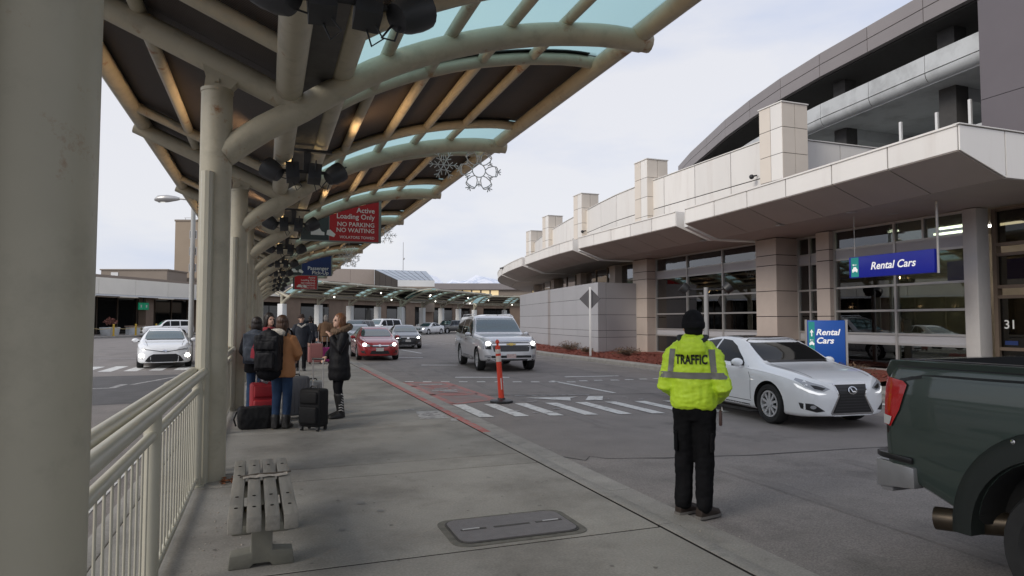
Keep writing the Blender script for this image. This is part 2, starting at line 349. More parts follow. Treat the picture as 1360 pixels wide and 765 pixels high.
# sidewalk: concrete slabs with tooled joints
sw = struct('sidewalk')
SX0, SX1 = -1.05, 2.852
ys = [-12, -8.5, -5.2, -2.0, 1.2, 4.45, 6.9, 7.45, 9.9, 14.27, 17.6, 20.9, 24.2, 27.5, 30.8, 34.1, 37.4, 40.7, 44, 47.3, 50.6, 53.9, 57.2]
def slab(x0, y0, x1, y1, g=.009, top=.15, name='slab', m=m_conc, parent=sw, bev=.008, hole=None):
    mb = MB(); mb.box((x0 + g, y0 + g, .0), (x1 - g, y1 - g, top)); return mb.build(name, m, parent, bev=bev, seg=1)
for a, b in zip(ys, ys[1:]):
    slab(SX0, a, SX1, b)
mb = MB(); mb.box((SX0 + .01, -12, -.02), (2.868, 57.2, .145)); mb.build('joint_bed', m_joint, sw)
# kerb units: flush top, rounded arris; painted red between the crossing and the stand
kb = struct('kerb')
def kerb_unit(x0, y0, x1, y1, m, drop=0.):
    mb = MB(); pr = [(x0 + .004, -.02), (x1 + .02, -.02), (x1, .10 - drop), (x1 - .012, .135 - drop), (x1 - .04, .15 - drop), (x0 + .004, .15 - drop)]
    mb.prism(pr, y0 + .004, y1 - .004, lambda u, v_, t: (u, t, v_)); mb.build('kerb_unit', m, kb, smooth=40)
y = -12.
while y < 57:
    y2 = y + 1.5
    kerb_unit(2.866, y, 3.03, y2, m_kerbred if 8.0 <= y < 22.5 else m_kerb); y = y2
gp = struct('gutter_pan')
y = -12.
while y < 57:
    L_ = 3.0; y2 = min(y + L_, 57)
    if y < 7.7 < y2: y2 = 7.7
    mb = MB(); mb.add([(3.035, y + .005, .012), (3.50, y + .005, .018), (3.50, y2 - .005, .018), (3.035, y2 - .005, .012), (3.035, y + .005, -.02), (3.5, y + .005, -.02), (3.5, y2 - .005, -.02), (3.035, y2 - .005, -.02)],
                      [(0, 1, 2, 3), (1, 0, 4, 5), (2, 1, 5, 6), (3, 2, 6, 7), (0, 3, 7, 4)]); mb.build('gutter_slab', m_kerb, gp, smooth=0); y = y2
# worn white paint square on the pavement by the crossing
sheet('paint_patch', [(2.3, 10.5), (2.78, 10.45), (2.8, 11.35), (2.42, 11.4)], m_whiteworn, .1545, sw)
sheet('paint_patch', [(2.2, 11.55), (2.45, 11.6), (2.45, 11.75), (2.3, 11.72)], m_whiteworn, .1545, sw)
sheet('paint_patch', [(2.72, 10.15), (2.83, 10.1), (2.84, 10.35), (2.76, 10.36)], m_whiteworn, .1545, sw)
# pale damp/salt stains by the bench
m_salt = mat('salt_stain', (.36, .355, .35), .8, var=.1, scale=5)
m_oil = mat('dark_stain', (.2, .19, .18), .7, var=.15, scale=6)
def blotch(cx, cy, rx, ry, m, z, parent, name='stain', n=22):
    pts = [(cx + rx * math.cos(2 * PI * i / n) * (1 + .35 * noise.noise(V((cx * 3 + math.cos(2 * PI * i / n) * 1.4, cy * 3 + math.sin(2 * PI * i / n) * 1.4, 0)))), cy + ry * math.sin(2 * PI * i / n) * (1 + .35 * noise.noise(V((cx + math.sin(2 * PI * i / n) * 1.7, cy + math.cos(2 * PI * i / n) * 1.7, 3))))) for i in range(n)]
    sheet(name, pts, m, z, parent)
# (none kept)
for cx, cy, r in [(.9, 5.6, .03), (.78, 5.9, .04), (1.4, 8.6, .03), (.55, 5.2, .025), (2.1, 6.4, .02)]:
    blotch(cx, cy, r, r * 1.3, m_oil, .1535, sw, n=12)
# pavement edge strip beyond the railing and left kerb
mb = MB(); mb.box((-1.22, -12, -.02), (-1.055, 57.2, .13)); tag(mb.build('kerb_left', m_kerb, bev=.02), kind='structure')
# right-hand kerb and mulch bed
kr = struct('kerb_right'); y = -12.
while y < 40:
    mb = MB(); mb.prism([(12.62, -.02), (12.95, -.02), (12.95, .16), (12.68, .16), (12.63, .12)], y + .004, y + 2.996, lambda u, v_, t: (u + max(0, (t - 28)) ** 2 * .012, t, v_)); mb.build('kerb_unit', m_kerb, kr, smooth=40); y += 3.
def curve_off(y): return max(0, (y - 28)) ** 2 * .012
mb = MB(); rows = []
for i in range(70):
    y = 12.0 + i * .45; r = []
    for j in range(14):
        x = 12.95 + curve_off(y) + j * .3; h = .12 + .16 * min(1, j / 4) + .05 * noise.noise(V((x * 2, y * 2, 0))) + .03 * noise.noise(V((x * 7, y * 7, 2)))
        r.append((x, y, h))
    rows.append(r)
mb.grid(rows); tag(mb.build('mulch_bed', m_mulch, smooth=60), kind='structure')
mb = MB()
for i in range(5200):                                           # loose bark chips
    y = random.uniform(12.2, 40); x = 12.98 + curve_off(y) + random.uniform(0, 2.2) ** 1.0
    h = .15 + .16 * min(1, (x - 12.95 - curve_off(y)) / 1.2) + .05 * noise.noise(V((x * 2, y * 2, 0)))
    a = random.uniform(0, 6.3); l = random.uniform(.03, .09); wd = l * .4; t = random.uniform(-.4, .4)
    c, s_ = math.cos(a), math.sin(a)
    mb.add([(x + l * c, y + l * s_, h + t * l), (x - wd * s_, y + wd * c, h), (x - l * c, y - l * s_, h - t * l * .3 + .02), (x + wd * s_, y - wd * c, h + .01)], [(0, 1, 2, 3)])
tag(mb.build('bark_chips', m_mulch, smooth=0, fix=False), 'loose red brown bark chips on the planting bed', 'bark', kind='stuff')
# concrete apron in front of the terminal doors
ap = struct('apron')
for i in range(4):
    for j in range(6): slab(12.96 + j * .95, 11.9 - (i + 1) * 3.2, 12.96 + (j + 1) * .95, 11.9 - i * 3.2, parent=ap)

# wear: tyre marks in the lanes, gum spots and small grit on the pavement
m_tyrem = mat('tyre_mark', (.15, .136, .127), .8, var=.1, scale=3, col2=(.205, .187, .175), lo=.36, hi=.6, scale2=2.2, speck=(75, .3), stretch=(3, .6, 1))
for x0, y0, x1, y1, x2, y2 in [(5.2, 9.5, 5.35, 18, 5.5, 30), (6.9, 9.5, 6.95, 18, 7.1, 30), (8.4, 8, 8.5, 16, 8.7, 28), (10.2, 8, 10.2, 16, 10.3, 28), (4.0, 14.5, 4.3, 20, 4.5, 30)]:
    strip([(V((x0, y0)).lerp(V((x1, y1)), t / 6)[:]) for t in range(6)] + [(V((x1, y1)).lerp(V((x2, y2)), t / 6)[:]) for t in range(7)], .26, m_tyrem, .0025, 'tyre_mark')
for x0, y0, x1, y1 in [(4.9, -2, 5.0, 6.6), (6.6, -2, 6.7, 6.4), (8.6, -2, 8.6, 6.2)]: strip([(x0, y0), ((x0 + x1) / 2 + .05, (y0 + y1) / 2), (x1, y1)], .24, m_tyrem, .0065, 'tyre_mark')
m_gum = mat('gum_spot', (.13, .12, .108), .7)
mb = MB()
for i in range(150):
    x = random.uniform(-.4, 2.8); y = random.uniform(2.6, 16); r = random.uniform(.006, .018); n = 8
    mb.add([(x + r * math.cos(2 * PI * k / n) * random.uniform(.8, 1.2), y + r * math.sin(2 * PI * k / n) * random.uniform(.8, 1.2), .1525) for k in range(n)], [tuple(range(n))])
tag(mb.build('gum_spots', m_gum, smooth=0, fix=False), 'small dark gum spots scattered over the pavement', 'gum', kind='stuff')
mb = MB()
for i in range(260):
    if i < 150: x = random.uniform(-.5, .2) ** 1; y = random.uniform(4.2, 8); z = .152
    else: x = random.uniform(3.05, 3.6); y = random.uniform(2.5, 18); z = .02
    r = random.uniform(.003, .009); mb.ball((x, y, z), (r, r * random.uniform(.6, 1.4), r * .6), 0, 5, 3)
tag(mb.build('grit', mat('grit', (.36, .33, .29), .9, var=.4, scale=90), smooth=0), 'loose grit beside the railing and along the gutter', 'grit', kind='stuff')
# ------------------------------------------------------------------ tubular steel canopy
ARCH = [(-.46, 3.42), (-.1, 3.71), (.3, 3.97), (.66, 4.23), (1.2, 4.56), (1.9, 4.87), (2.7, 5.12), (3.5, 5.27), (4.1, 5.325), (4.46, 5.32)]
def zA(x): return interp(ARCH, x)
def zL(x): return 4.01 - .437 * (x - .25)
BAY = 5.55; PUR = (1.2, 1.93, 2.65, 3.38); FX = 4.40
def canopy_protos(n=12):
    P_ = {}
    xs = [-.46 + i * (4.92) / 26 for i in range(27)]
    mb = MB(); mb.tube([(x, 0, zA(x)) for x in xs], .14, n); mb.tube([(4.42, 0, 5.32), (4.58, 0, 5.315)], .125, n); P_['arch_rib'] = mb.mesh('arch_rib', m_steel)
    mb = MB(); mb.tube([(.3, 0, 3.99), (-2.2, 0, zL(-2.2))], .13, n); P_['roof_beam'] = mb.mesh('roof_beam', m_steel)
    mb = MB(); mb.tube([(-.525, 0, .12), (-.525, 0, 4.04)], .15, n + 12); mb.tube([(-.525, 0, 4.04), (-.525, 0, 4.075)], .157, n + 12); P_['column'] = mb.mesh('column', m_steel)
    mb = MB(); mb.prism([(-.645, 4.06), (-.405, 4.06), (-.33, 4.16), (-.24, 4.2), (-.15, 4.12), (-.12, 4.2), (-.84, 4.52), (-.86, 4.42), (-.76, 4.40), (-.66, 4.3), (-.63, 4.18)], -.085, .085, lambda u, v_, t: (u, t, v_)); mb.cbox((-.525, -.09, 4.15), (.04, .03, .04)); P_['gusset'] = mb.mesh('gusset', m_steel)
    mb = MB(); mb.tube([(-.585, -.155, .15), (-.585, -.155, 3.2)], .06, 10); P_['downpipe'] = mb.mesh('downpipe', m_rail)
    xs2 = [.75 + i * (3.68) / 20 for i in range(21)]
    mb = MB(); mb.tube([(x, 0, zA(x) + .115) for x in xs2], .085, n)
    P_['side_rib'] = mb.mesh('side_rib', m_steel)
    mb = MB(); mb.tube([(.15, 0, zL(.15) + .1), (-2.08, 0, zL(-2.08) + .1)], .08, n); P_['rafter'] = mb.mesh('rafter', m_steel)
    mb = MB(); mb.tube([(0, 0, 0), (0, BAY, 0)], .07, n); P_['purlin'] = mb.mesh('purlin', m_steel)
    mb = MB(); mb.tube([(0, 0, 0), (0, BAY, 0)], .125, n); P_['edge_tube'] = mb.mesh('edge_tube', m_steel)
    mb = MB(); mb.tube([(0, 0, 0), (0, BAY, 0)], .135, n); P_['valley_tube'] = mb.mesh('valley_tube', m_steel)
    mb = MB(); mb.box((.3, 0, 4.30), (.60, BAY, 4.36)); P_['gutter'] = mb.mesh('gutter', m_gut)
    def roof(xa, xb, y0, y1, k, m, name, th=.05):
        mb = MB(); xs = [xa + i * (xb - xa) / k for i in range(k + 1)]
        z = (lambda x: zA(x) + .215) if xa > .5 else (lambda x: zL(x) + .215)
        mb.grid([[(x, y, z(x) + d) for x, y, d in ((xx, y0, 0), (xx, y1, 0), (xx, y1, th), (xx, y0, th))] for xx in xs], close_u=True, caps=True); return mb.mesh(name, m, smooth=40)
    P_['roof_deck'] = roof(.6, FX, 1.12, BAY - 1.12, 14, m_deck, 'roof_deck')
    P_['left_deck'] = roof(.25, -2.1, .005, BAY - .005, 2, m_deck, 'left_deck')
    ed = [.6] + list(PUR) + [FX]
    for i in range(5): P_['pane%d' % i] = roof(ed[i] + .012, ed[i + 1] - .012, -1.10, 1.10, 4, m_fglass, 'roof_pane', .012)
    mb = MB(); mb.grid([[(x, -.1, zA(x) + .2), (x, -.1, zA(x) + .214), (x, .1, zA(x) + .214), (x, .1, zA(x) + .2)] for x in xs2[1:-1]], close_u=True, caps=True)
    P_['gasket'] = mb.mesh('gasket', m_plast)
    return P_
CP = canopy_protos()
def canopy(label, loc, rz, nb, first=False, clutter=True):
    t = thing('canopy', label, 'canopy', loc, rz, 'tubular steel canopies')
    def put(key, y, x=0., z=0., name=None): return obj(name or key, CP[key], t, (x, y, z))
    for k in range(nb):
        y = BAY * k
        c = put('column', y); put('arch_rib', y); put('roof_beam', y); put('gusset', y); d = obj('downpipe', CP['downpipe'], c)
        for s in (-1.12, 1.12):
            sr = put('side_rib', y + s)
            if s < 0: put('rafter', y + s)
            if clutter: obj('gasket', CP['gasket'], sr)
        for i in range(5): put('pane%d' % i, y, name='roof_pane')
        if k < nb - 1:
            for x in PUR: put('purlin', y, x, zA(x) + .135)
            put('edge_tube', y, FX + .02, zA(FX) + .08); put('edge_tube', y, -2.08, zL(-2.08) + .08)
            put('purlin', y, -1.25, zL(-1.25) + .12)
            put('valley_tube', y, .17, 4.14); put('valley_tube', y, .70, 4.42); put('gutter', y); put('roof_deck', y); put('left_deck', y)
    if not clutter:                                                  # far ones: thick clad columns and small lit lamps
        cm = MB(); cm.box((-.8, -.32, .0), (-.16, .32, 3.35)); cme = cm.mesh('column_casing', m_dwhite, bev=.03); lm = MB(); lm.ball((0, 0, 0), .08, 0, 10, 6); lme = lm.mesh('lamp', mat('far_lamp', (.8, .8, .8), .4, emit=(1, .95, .85), estr=4))
        for k in range(nb): obj('column_casing', cme, t, (0, BAY * k, 0)); obj('lamp', lme, t, (1.2 if k % 2 else 3.4, BAY * k + .5, 4.2 if k % 2 else 4.8))
    return t
Y0 = 1.75 - BAY
canopy('long white tubular canopy over the pavement beside the railing', (0, Y0, 0), 0, 12)
def ay(k): return 1.75 + BAY * k                                 # y of the k-th arch
canopy('far canopy left of the skylight roof, behind the parked cars', (4.85 - 3.2, 66.9 + 3.0, 0), math.radians(-43), 5, clutter=False)
canopy('far canopy in the middle of the row, right of the skylight roof', (19.2 - 3.3, 79.2 + 2.9, 0), math.radians(-41), 4, clutter=False)
canopy('farthest canopy, beside the white van and grey wall', (31 + .2, 97.3 + 4.4, 0), math.radians(-80), 3, clutter=False)
# floodlight clusters under the valley, lit warm
def floods(y, label, n, lit=True):
    t = thing('floodlight_cluster', label, 'floodlight', (.43, y, 4.02), 0, 'floodlight clusters under the canopy')
    mb = MB(); mb.box((-.30, -.04, .17), (.42, .04, .21)); mb.box((.02, -.03, -.12), (.12, .03, .17)); mb.tube([(-.42, 0, -.12), (.46, 0, -.12)], .025, 8); mb.build('bracket', m_black, t)
    hm = floods.mesh
    for x, a, big in ((-.40, .95, 1), (-.13, .15, 0), (.18, -.2, 0), (.46, -.95, 1)):
        h = obj('lamp_head', hm[0 if big else 1], t, (x, 0, -.14), (-.3, -a if big else -a * .4, 0))
        obj('lens', hm[2 if big else 3], h)
    if lit:
        for s, e in ((-1, 75), (1, 75)):
            l = bpy.data.lights.new('floodlight', 'SPOT'); l.energy = e; l.color = (1, .62, .32); l.spot_size = math.radians(115); l.spot_blend = .8; l.shadow_soft_size = .08
            lo = bpy.data.objects.new('light', l); COL.objects.link(lo); lo.parent = t; lo.location = (.03 + s * .52, 0, .02)
            lo.rotation_euler = V((s * 1.0, 0, .62)).to_track_quat('-Z', 'Y').to_euler()
def _heads():
    r = []
    m_f = mat('flood_black', (.028, .03, .034), .5, var=.1)
    for big in (1, 0):
        mb = MB(); s = 1. if big else .8
        if big: mb.lathe([(.04, -.12), (.10, -.12), (.135, -.04), (.15, .06), (.15, .13), (.142, .135), (.132, .10)], 18)
        else: mb.box((-.09, -.1, -.13), (.09, .1, .12))
        mb.tube([(0, -.13 * s, 0), (0, -.13 * s, .17)], .012, 6); mb.tube([(.05, .02, -.11), (.12, .05, -.2), (.05, .1, -.24), (0, .08, -.1)], .008, 6)
        r.append(mb.mesh('lamp_head', m_f, bev=0 if big else .02))
    mb = MB(); mb.lathe([(.001, .112), (.13, .112)], 18); r.append(mb.mesh('lens', m_lampwarm))
    mb = MB(); mb.box((-.07, -.08, .121), (.07, .08, .128)); r.append(mb.mesh('lens', m_lampwarm))
    return r
floods.mesh = _heads()
ORD = ['nearest', 'second', 'third', 'fourth', 'fifth', 'sixth', 'seventh', 'eighth', 'ninth']
for k in range(9): floods(ay(k) + BAY / 2, '%s cluster of black floodlights under the long canopy' % ORD[k], k)

# hanging signs under the arches
m_signred = mat('sign_red', (.42, .012, .018), .4, var=.03); m_signblue = mat('sign_blue', (.012, .03, .12), .4, var=.03); m_signdark = mat('sign_dark', (.035, .05, .052), .4, var=.05)
m_signtxt = mat('sign_white', (.72, .70, .68), .5)
def hang_sign(k, x0, xm, x1, zb, m, lines, label, top=.17, align_right=True, car=True):
    y = ay(k) - .02; t = thing('hanging_sign', label, 'sign', (0, y, 0), 0, 'hanging signs under the canopy')
    def poly(a, b): 
        n = 10; xs = [a + (b - a) * i / n for i in range(n + 1)]; return [(a, zb), (b, zb)] + [(x, zA(x) - top) for x in reversed(xs)]
    f = lambda u, v_, tt: (u, tt, v_)
    mb = MB(); mb.prism(poly(xm + .01, x1 - .02), -.05, .05, f); mb.build('panel', m, t)
    mb = MB(); mb.prism(poly(x0, xm - .01), -.05, .05, f); mb.build('side_panel', m_signdark, t)
    mb = MB(); mb.box((x1 - .018, -.06, zb - .02), (x1 + .05, .06, zA(x1) - top + .04)); mb.box((x0 - .02, -.06, zb - .03), (x1 - .02, .06, zb - .003)); mb.box((xm - .008, -.055, zb), (xm + .008, .055, zA(xm) - top))
    mb.build('sign_frame', mat('sign_frame', (.2, .21, .2), .5), t)
    for s, sz, z in lines:
        flat_text(s, lambda a, b, z=z: (x1 - .13 + a, -.054, z + b), 'lettering', m_signtxt, t, size=sz, align='RIGHT', bold=.012)
    mb = MB()                                                    # small pale pictogram: car beside a bag
    cx = x0 + .55; zz = zb + .13
    mb.prism([(cx - .3, zz), (cx + .05, zz), (cx + .05, zz + .08), (cx - .02, zz + .1), (cx - .07, zz + .18), (cx - .2, zz + .18), (cx - .24, zz + .1), (cx - .3, zz + .08)], -.056, -.0535, f)
    mb.prism([(cx + .1, zz + .02), (cx + .3, zz - .04), (cx + .34, zz + .04), (cx + .2, zz + .16), (cx + .12, zz + .14)], -.056, -.0535, f)
    mb.build('pictogram', m_signtxt, t)
hang_sign(3, .78, 1.5, 2.84, 3.87, m_signred, [('Active', .19, 4.66), ('Loading Only', .19, 4.48), ('NO PARKING', .165, 4.27), ('NO WAITING', .165, 4.11), ('VIOLATORS TOWED', .1, 3.94)], 'red hanging sign reading Active Loading Only under the canopy')
hang_sign(6, .75, 1.55, 3.0, 4.0, m_signblue, [('Passenger', .26, 4.27), ('Pick-Up', .26, 4.05)], 'dark blue hanging sign reading Passenger Pick-Up')
hang_sign(8, 1.5, 1.6, 3.05, 3.78, m_signred, [('Active', .17, 4.5), ('Loading Only', .17, 4.33), ('NO PARKING', .15, 4.14), ('NO WAITING', .15, 3.98), ('VIOLATORS TOWED', .1, 3.83)], 'small red sign hanging behind the blue Passenger Pick-Up sign')

# wire snowflakes hung from the arch ends
m_flake = mat('snowflake_wire', (.62, .63, .64), .4, metal=.2)
def flake_mesh(kind=0):
    mb = MB()
    def ln(pts): mb.tube([(p[0], 0, p[1]) for p in pts], .011, 5)
    for i in range(6):
        a = PI / 3 * i + (PI / 6 if kind == 0 else 0); c, s = math.cos(a), math.sin(a)
        P2 = lambda r, t: (r * c - t * s, r * s + t * c)
        if kind == 0:
            ln([P2(.14, -.05), P2(.2, -.035), P2(.30, -.05), P2(.38, -.1), P2(.38, -.13)])
            ln([P2(.14, .05), P2(.2, .035), P2(.30, .05), P2(.38, .1), P2(.38, .13)])
            ln([P2(.36, -.16), P2(.36, .16)]) if False else None
            ln([P2(.385, -.13), P2(.36, -.19)]); ln([P2(.385, .13), P2(.36, .19)])
            ln([P2(.22, 0), P2(.33, 0)]); ln([P2(.27, 0), P2(.32, .05)]); ln([P2(.27, 0), P2(.32, -.05)])
            a2 = a + PI / 6; c2, s2 = math.cos(a2), math.sin(a2); Q2 = lambda r, t: (r * c2 - t * s2, r * s2 + t * c2)
            ln([Q2(.36, 0), Q2(.48, 0)]); ln([Q2(.41, 0), Q2(.47, .06)]); ln([Q2(.41, 0), Q2(.47, -.06)]); ln([Q2(.36, -.1), Q2(.38, 0), Q2(.36, .1)])
        else:
            ln([P2(0, 0), P2(.4, 0)]); ln([P2(.15, 0), P2(.25, .09)]); ln([P2(.15, 0), P2(.25, -.09)]); ln([P2(.28, 0), P2(.37, .08)]); ln([P2(.28, 0), P2(.37, -.08)])
    ln([(.14 * math.cos(2 * PI * i / 18), .14 * math.sin(2 * PI * i / 18)) for i in range(19)])
    return mb.mesh('wire_frame', m_flake)
FK = [flake_mesh(0), flake_mesh(1)]
def flake(x, y, z, kind, label, s=1., rz=0.):
    t = thing('snowflake', label, 'decoration', (x, y, z), rz, 'wire snowflakes on the canopy'); o = obj('wire_frame', FK[kind], t); o.scale = (s, s, s)
    mb = MB(); mb.tube([(0, 0, .14 * s if kind == 0 else 0), (0, 0, zA(x) - z - .1)], .006, 5); mb.build('hanging_wire', m_flake, t)
flake(4.02, ay(2) + .05, 4.80, 0, 'large wire snowflake hanging against the sky from the second arch', 1.0)
flake(3.35, ay(2) + .35, 4.93, 1, 'six armed wire snowflake in front of the dark roof, beside the large one', .78)
flake(4.0, ay(4), 4.8, 1, 'small wire snowflake under the canopy edge, above the red sign', .85)
flake(3.2, ay(5) - .6, 4.45, 1, 'pale snowflake in front of the blue Passenger Pick-Up sign', 1.2)
flake(4.0, ay(6), 4.85, 0, 'wire snowflake at the canopy edge right of the blue sign', .9)
# ------------------------------------------------------------------ railing, bench, access cover
rl = thing('railing', 'cream painted tubular railing with thin bars between the near columns', 'railing', (-.62, 0, 0))
ya, yb = 1.95, 7.12
for dx, z, r in ((-.055, 1.235, .04), (.045, 1.225, .04), (0, 1.06, .03), (0, .22, .022)):
    mb = MB(); mb.tube([(dx, ya, z), (dx, yb, z)], r, 14); mb.build('rail', m_rail, rl)
for y in (2.02, 4.38, 7.0):
    mb = MB(); mb.tube([(0, y, .13), (0, y, 1.2)], .048, 14); mb.tube([(0, y, .14), (0, y, .165)], .075, 14); mb.build('post', m_rail, rl)
bmsh = MB(); bmsh.tube([(0, 0, .22), (0, 0, 1.06)], .0065, 8); bme = bmsh.mesh('bar', m_rail)
y = 2.12
while y < 6.92:
    if abs(y - 4.38) > .06: obj('bar', bme, rl, (0, y, 0))
    y += .15
for k, yy in enumerate((3.0, 5.5)):
    mb = MB(); mb.tube([(-.06, yy, 1.235), (-.06, yy + .03, 1.235)], .043, 14); mb.build('joint_sleeve', m_rail, rl)
# second stretch of railing after the second column, seen between the columns
rl2 = thing('railing', 'short far stretch of cream railing behind the first full column', 'railing', (-.6, 0, 0))
for dx, z, r in ((-.055, 1.235, .04), (.045, 1.225, .04), (0, 1.06, .03), (0, .22, .022)):
    mb = MB(); mb.tube([(dx, 7.48, z), (dx, 12.65, z)], r, 12); mb.build('rail', m_rail, rl2)
for y in (7.58, 10.1, 12.55):
    mb = MB(); mb.tube([(0, y, .13), (0, y, 1.2)], .048, 12); mb.build('post', m_rail, rl2)
y = 7.72
while y < 12.5:
    obj('bar', bme, rl2, (0, y, 0)); y += .135
# bench
m_plank = mat('bench_plank', (.26, .245, .215), .75, var=.12, scale=5, stretch=(6, .6, 6), bump=.2, bscale=40, rnd=.05, stain=(.15, .14, .12), slo=.5, shi=.8, sscale=2)
m_ped = mat('bench_stand', (.17, .165, .135), .75, var=.12, scale=6, bump=.15)
bn = thing('bench', 'weathered grey plank bench on two stands beside the railing', 'bench', (-.02, 4.98, .15), math.radians(1.0))
for i in range(4):
    x = -.153 + .102 * i; mb = MB(); mb.box((x - .0405, -.84, .36), (x + .0405, .84, .45)); pk = mb.build('plank', m_plank, bn, bev=.008)
    for yy in (-.62, -.35, .28, .6):
        b2 = MB(); b2.lathe([(.011, .451), (.011, .4535), (.001, .4535)], 8, 0, Matrix.Translation((x, yy, 0))); b2.build('bolt', m_joint, pk)
for yy in (-.3, .42):
    mb = MB()
    mb.prism([(-.2, .34), (-.2, .36), (.2, .36), (.2, .34), (.13, .27), (.065, .27), (.065, .1), (.19, .085), (.2, .0), (-.06 + .13, .0), (.05, .025), (-.05, .025), (-.07, 0), (-.2, .0), (-.19, .085), (-.065, .1), (-.065, .27), (-.13, .27)][::1], yy - .07, yy + .07, lambda u, v_, t: (u, t, v_)); mb.build('stand', m_ped, bn, bev=.008)
lt = thing('litter', 'crumpled strip of pale paper lying across the bench planks', 'litter', (.0, 5.15, .6045), math.radians(6))
mb = MB(); rows = []
for i in range(15):
    x = -.15 + i * .0215; rows.append([(x, -.035 + .012 * math.sin(i), .004 + .012 * abs(noise.noise(V((i * .7, 0, 0))))), (x, .0, .012 + .02 * abs(noise.noise(V((i * .9, 2, 0))))), (x, .032 + .01 * math.cos(i * 1.7), .004 + .01 * abs(noise.noise(V((i * .8, 5, 0)))))])
mb.grid(rows); mb.build('paper', mat('paper', (.42, .38, .33), .8, var=.25, scale=30), lt)
mb = MB(); mb.tube([(-.17, .005, .012), (-.05, .03, .016), (.08, .02, .014), (.18, .035, .012)], .007, 6); mb.build('twig', mat('twig', (.12, .1, .08), .9), lt)
# access cover set in the pavement
m_iron = mat('cover_iron', (.14, .132, .135), .6, var=.12, scale=14, bump=.5, bscale=130)
cv = thing('access_cover', 'grey metal access cover set flush in the pavement', 'cover', (1.77, 4.83, .15))
def rrect(hx, hy, r, n=5):
    return [(sx * (hx - r) + r * math.cos(a), sy * (hy - r) + r * math.sin(a)) for sx, sy, a0 in ((1, 1, 0), (-1, 1, PI / 2), (-1, -1, PI), (1, -1, 1.5 * PI)) for a in [a0 + PI / 2 * i / n for i in range(n + 1)]]
mb = MB(); mb.prism(rrect(.525, .325, .12), .0, .0045, lambda u, v_, t: (u, v_, t)); mb.build('surround', mat('cover_mortar', (.12, .115, .1), .9, var=.3, scale=12, bump=.4), cv, smooth=0)
mb = MB(); mb.prism(rrect(.475, .275, .1), .005, .010, lambda u, v_, t: (u, v_, t)); mb.build('rim', m_seam, cv, smooth=0)
mb = MB(); mb.prism(rrect(.46, .26, .095), .0105, .016, lambda u, v_, t: (u, v_, t)); pl = mb.build('plate', m_iron, cv, smooth=0)
for x0, x1 in ((-.40, -.2), (-.14, .15), (.2, .42)):
    mb = MB(); mb.box((x0, -.014, .0161), (x1, .014, .0185)); mb.build('slot', m_seam, cv)
for x0 in (-.385, .26):
    mb = MB(); mb.box((x0, -.007, .0186), (x0 + .13, .007, .024)); mb.build('lift_handle', m_alu, cv)
# rust at column feet and leaves
m_leaf = mat('dead_leaf', (.2, .07, .025), .9, var=.3, scale=30)
lv = MB()
for i in range(60):
    c = random.choice([(-.36, 7.1), (-.36, 12.7)]); x = c[0] + random.uniform(-.05, .09); y = c[1] + random.uniform(-.13, .1); a = random.uniform(0, 6.3); l = random.uniform(.015, .04); z = .155 + random.uniform(.0, .03)
    lv.add([(x + l * math.cos(a), y + l * math.sin(a), z), (x - l * .5 * math.sin(a), y + l * .5 * math.cos(a), z + .012), (x - l * math.cos(a), y - l * math.sin(a), z), (x + l * .5 * math.sin(a), y - l * .5 * math.cos(a), z + .006)], [(0, 1, 2, 3)])
tag(lv.build('dead_leaves', m_leaf, smooth=0, fix=False), 'dry brown leaves gathered at the column feet', 'leaves', kind='stuff')
# ------------------------------------------------------------------ terminal on the right
def qpanel(name, q, th, m, parent, gap=.017, off=0., bev=0., inset=None):
    """panel on the quad q (4 points in order); outward = right-hand normal of q; thickness th inwards"""
    q = [V(p) for p in q]; n = (q[1] - q[0]).cross(q[3] - q[0]).normalized(); c = sum(q, V()) / 4
    r = []
    for i in range(4):
        a = (q[(i + 1) % 4] - q[i]).normalized(); b = (q[i - 1] - q[i]).normalized(); r.append(q[i] + (a + b) * gap + n * off)
    o = c; mb = MB(); mb.add([p - o for p in r] + [p - n * th - o for p in r], [(0, 1, 2, 3), (7, 6, 5, 4), (0, 4, 5, 1), (1, 5, 6, 2), (2, 6, 7, 3), (3, 7, 4, 0)])
    return mb.build(name, m, parent, o, bev=bev, seg=1, smooth=30 if bev else 0)
FASC = [(8.9, 12.45), (15, 13.0), (20, 13.3), (27.5, 13.35), (36.7, 14.3), (45, 15.8), (53.5, 18.4), (58, 20.6), (61.5, 23.2), (64, 26.5)]
FACE = [(5, 16.7), (27.5, 16.7), (36.7, 17.84), (45.6, 19.5), (54.3, 21.75), (60, 24.2), (66, 28)]
def fx(y): return interp(FASC, y)
def gx(y): return interp(FACE, y)
tm = thing('terminal_building', 'curved terminal with pale panels, deep overhang and glazed front on the right', 'building', (16.7, 20, 0))
TM = Matrix.Translation((-16.7, -20, 0))
tm_o = V((16.7, 20, 0))
class Off:                                                     # parent offset helper: build in world coordinates under a thing at an offset
    pass
def tq(name, q, th, m, parent=None, **kw):
    return qpanel(name, [V(p) - tm_o for p in q], th, m, parent or tm, **kw)
def tb(name, lo, hi, m, parent=None, bev=0.):
    mb = MB(); mb.box(V(lo) - tm_o, V(hi) - tm_o); return mb.build(name, m, parent or tm, bev=bev)
ZF0, ZF1, ZS = 5.0, 5.51, 4.55
segs = [(8.9, 19.0), (19.6, 27.45), (28.1, 36.6), (37.3, 45.0), (45.6, 64.0)]
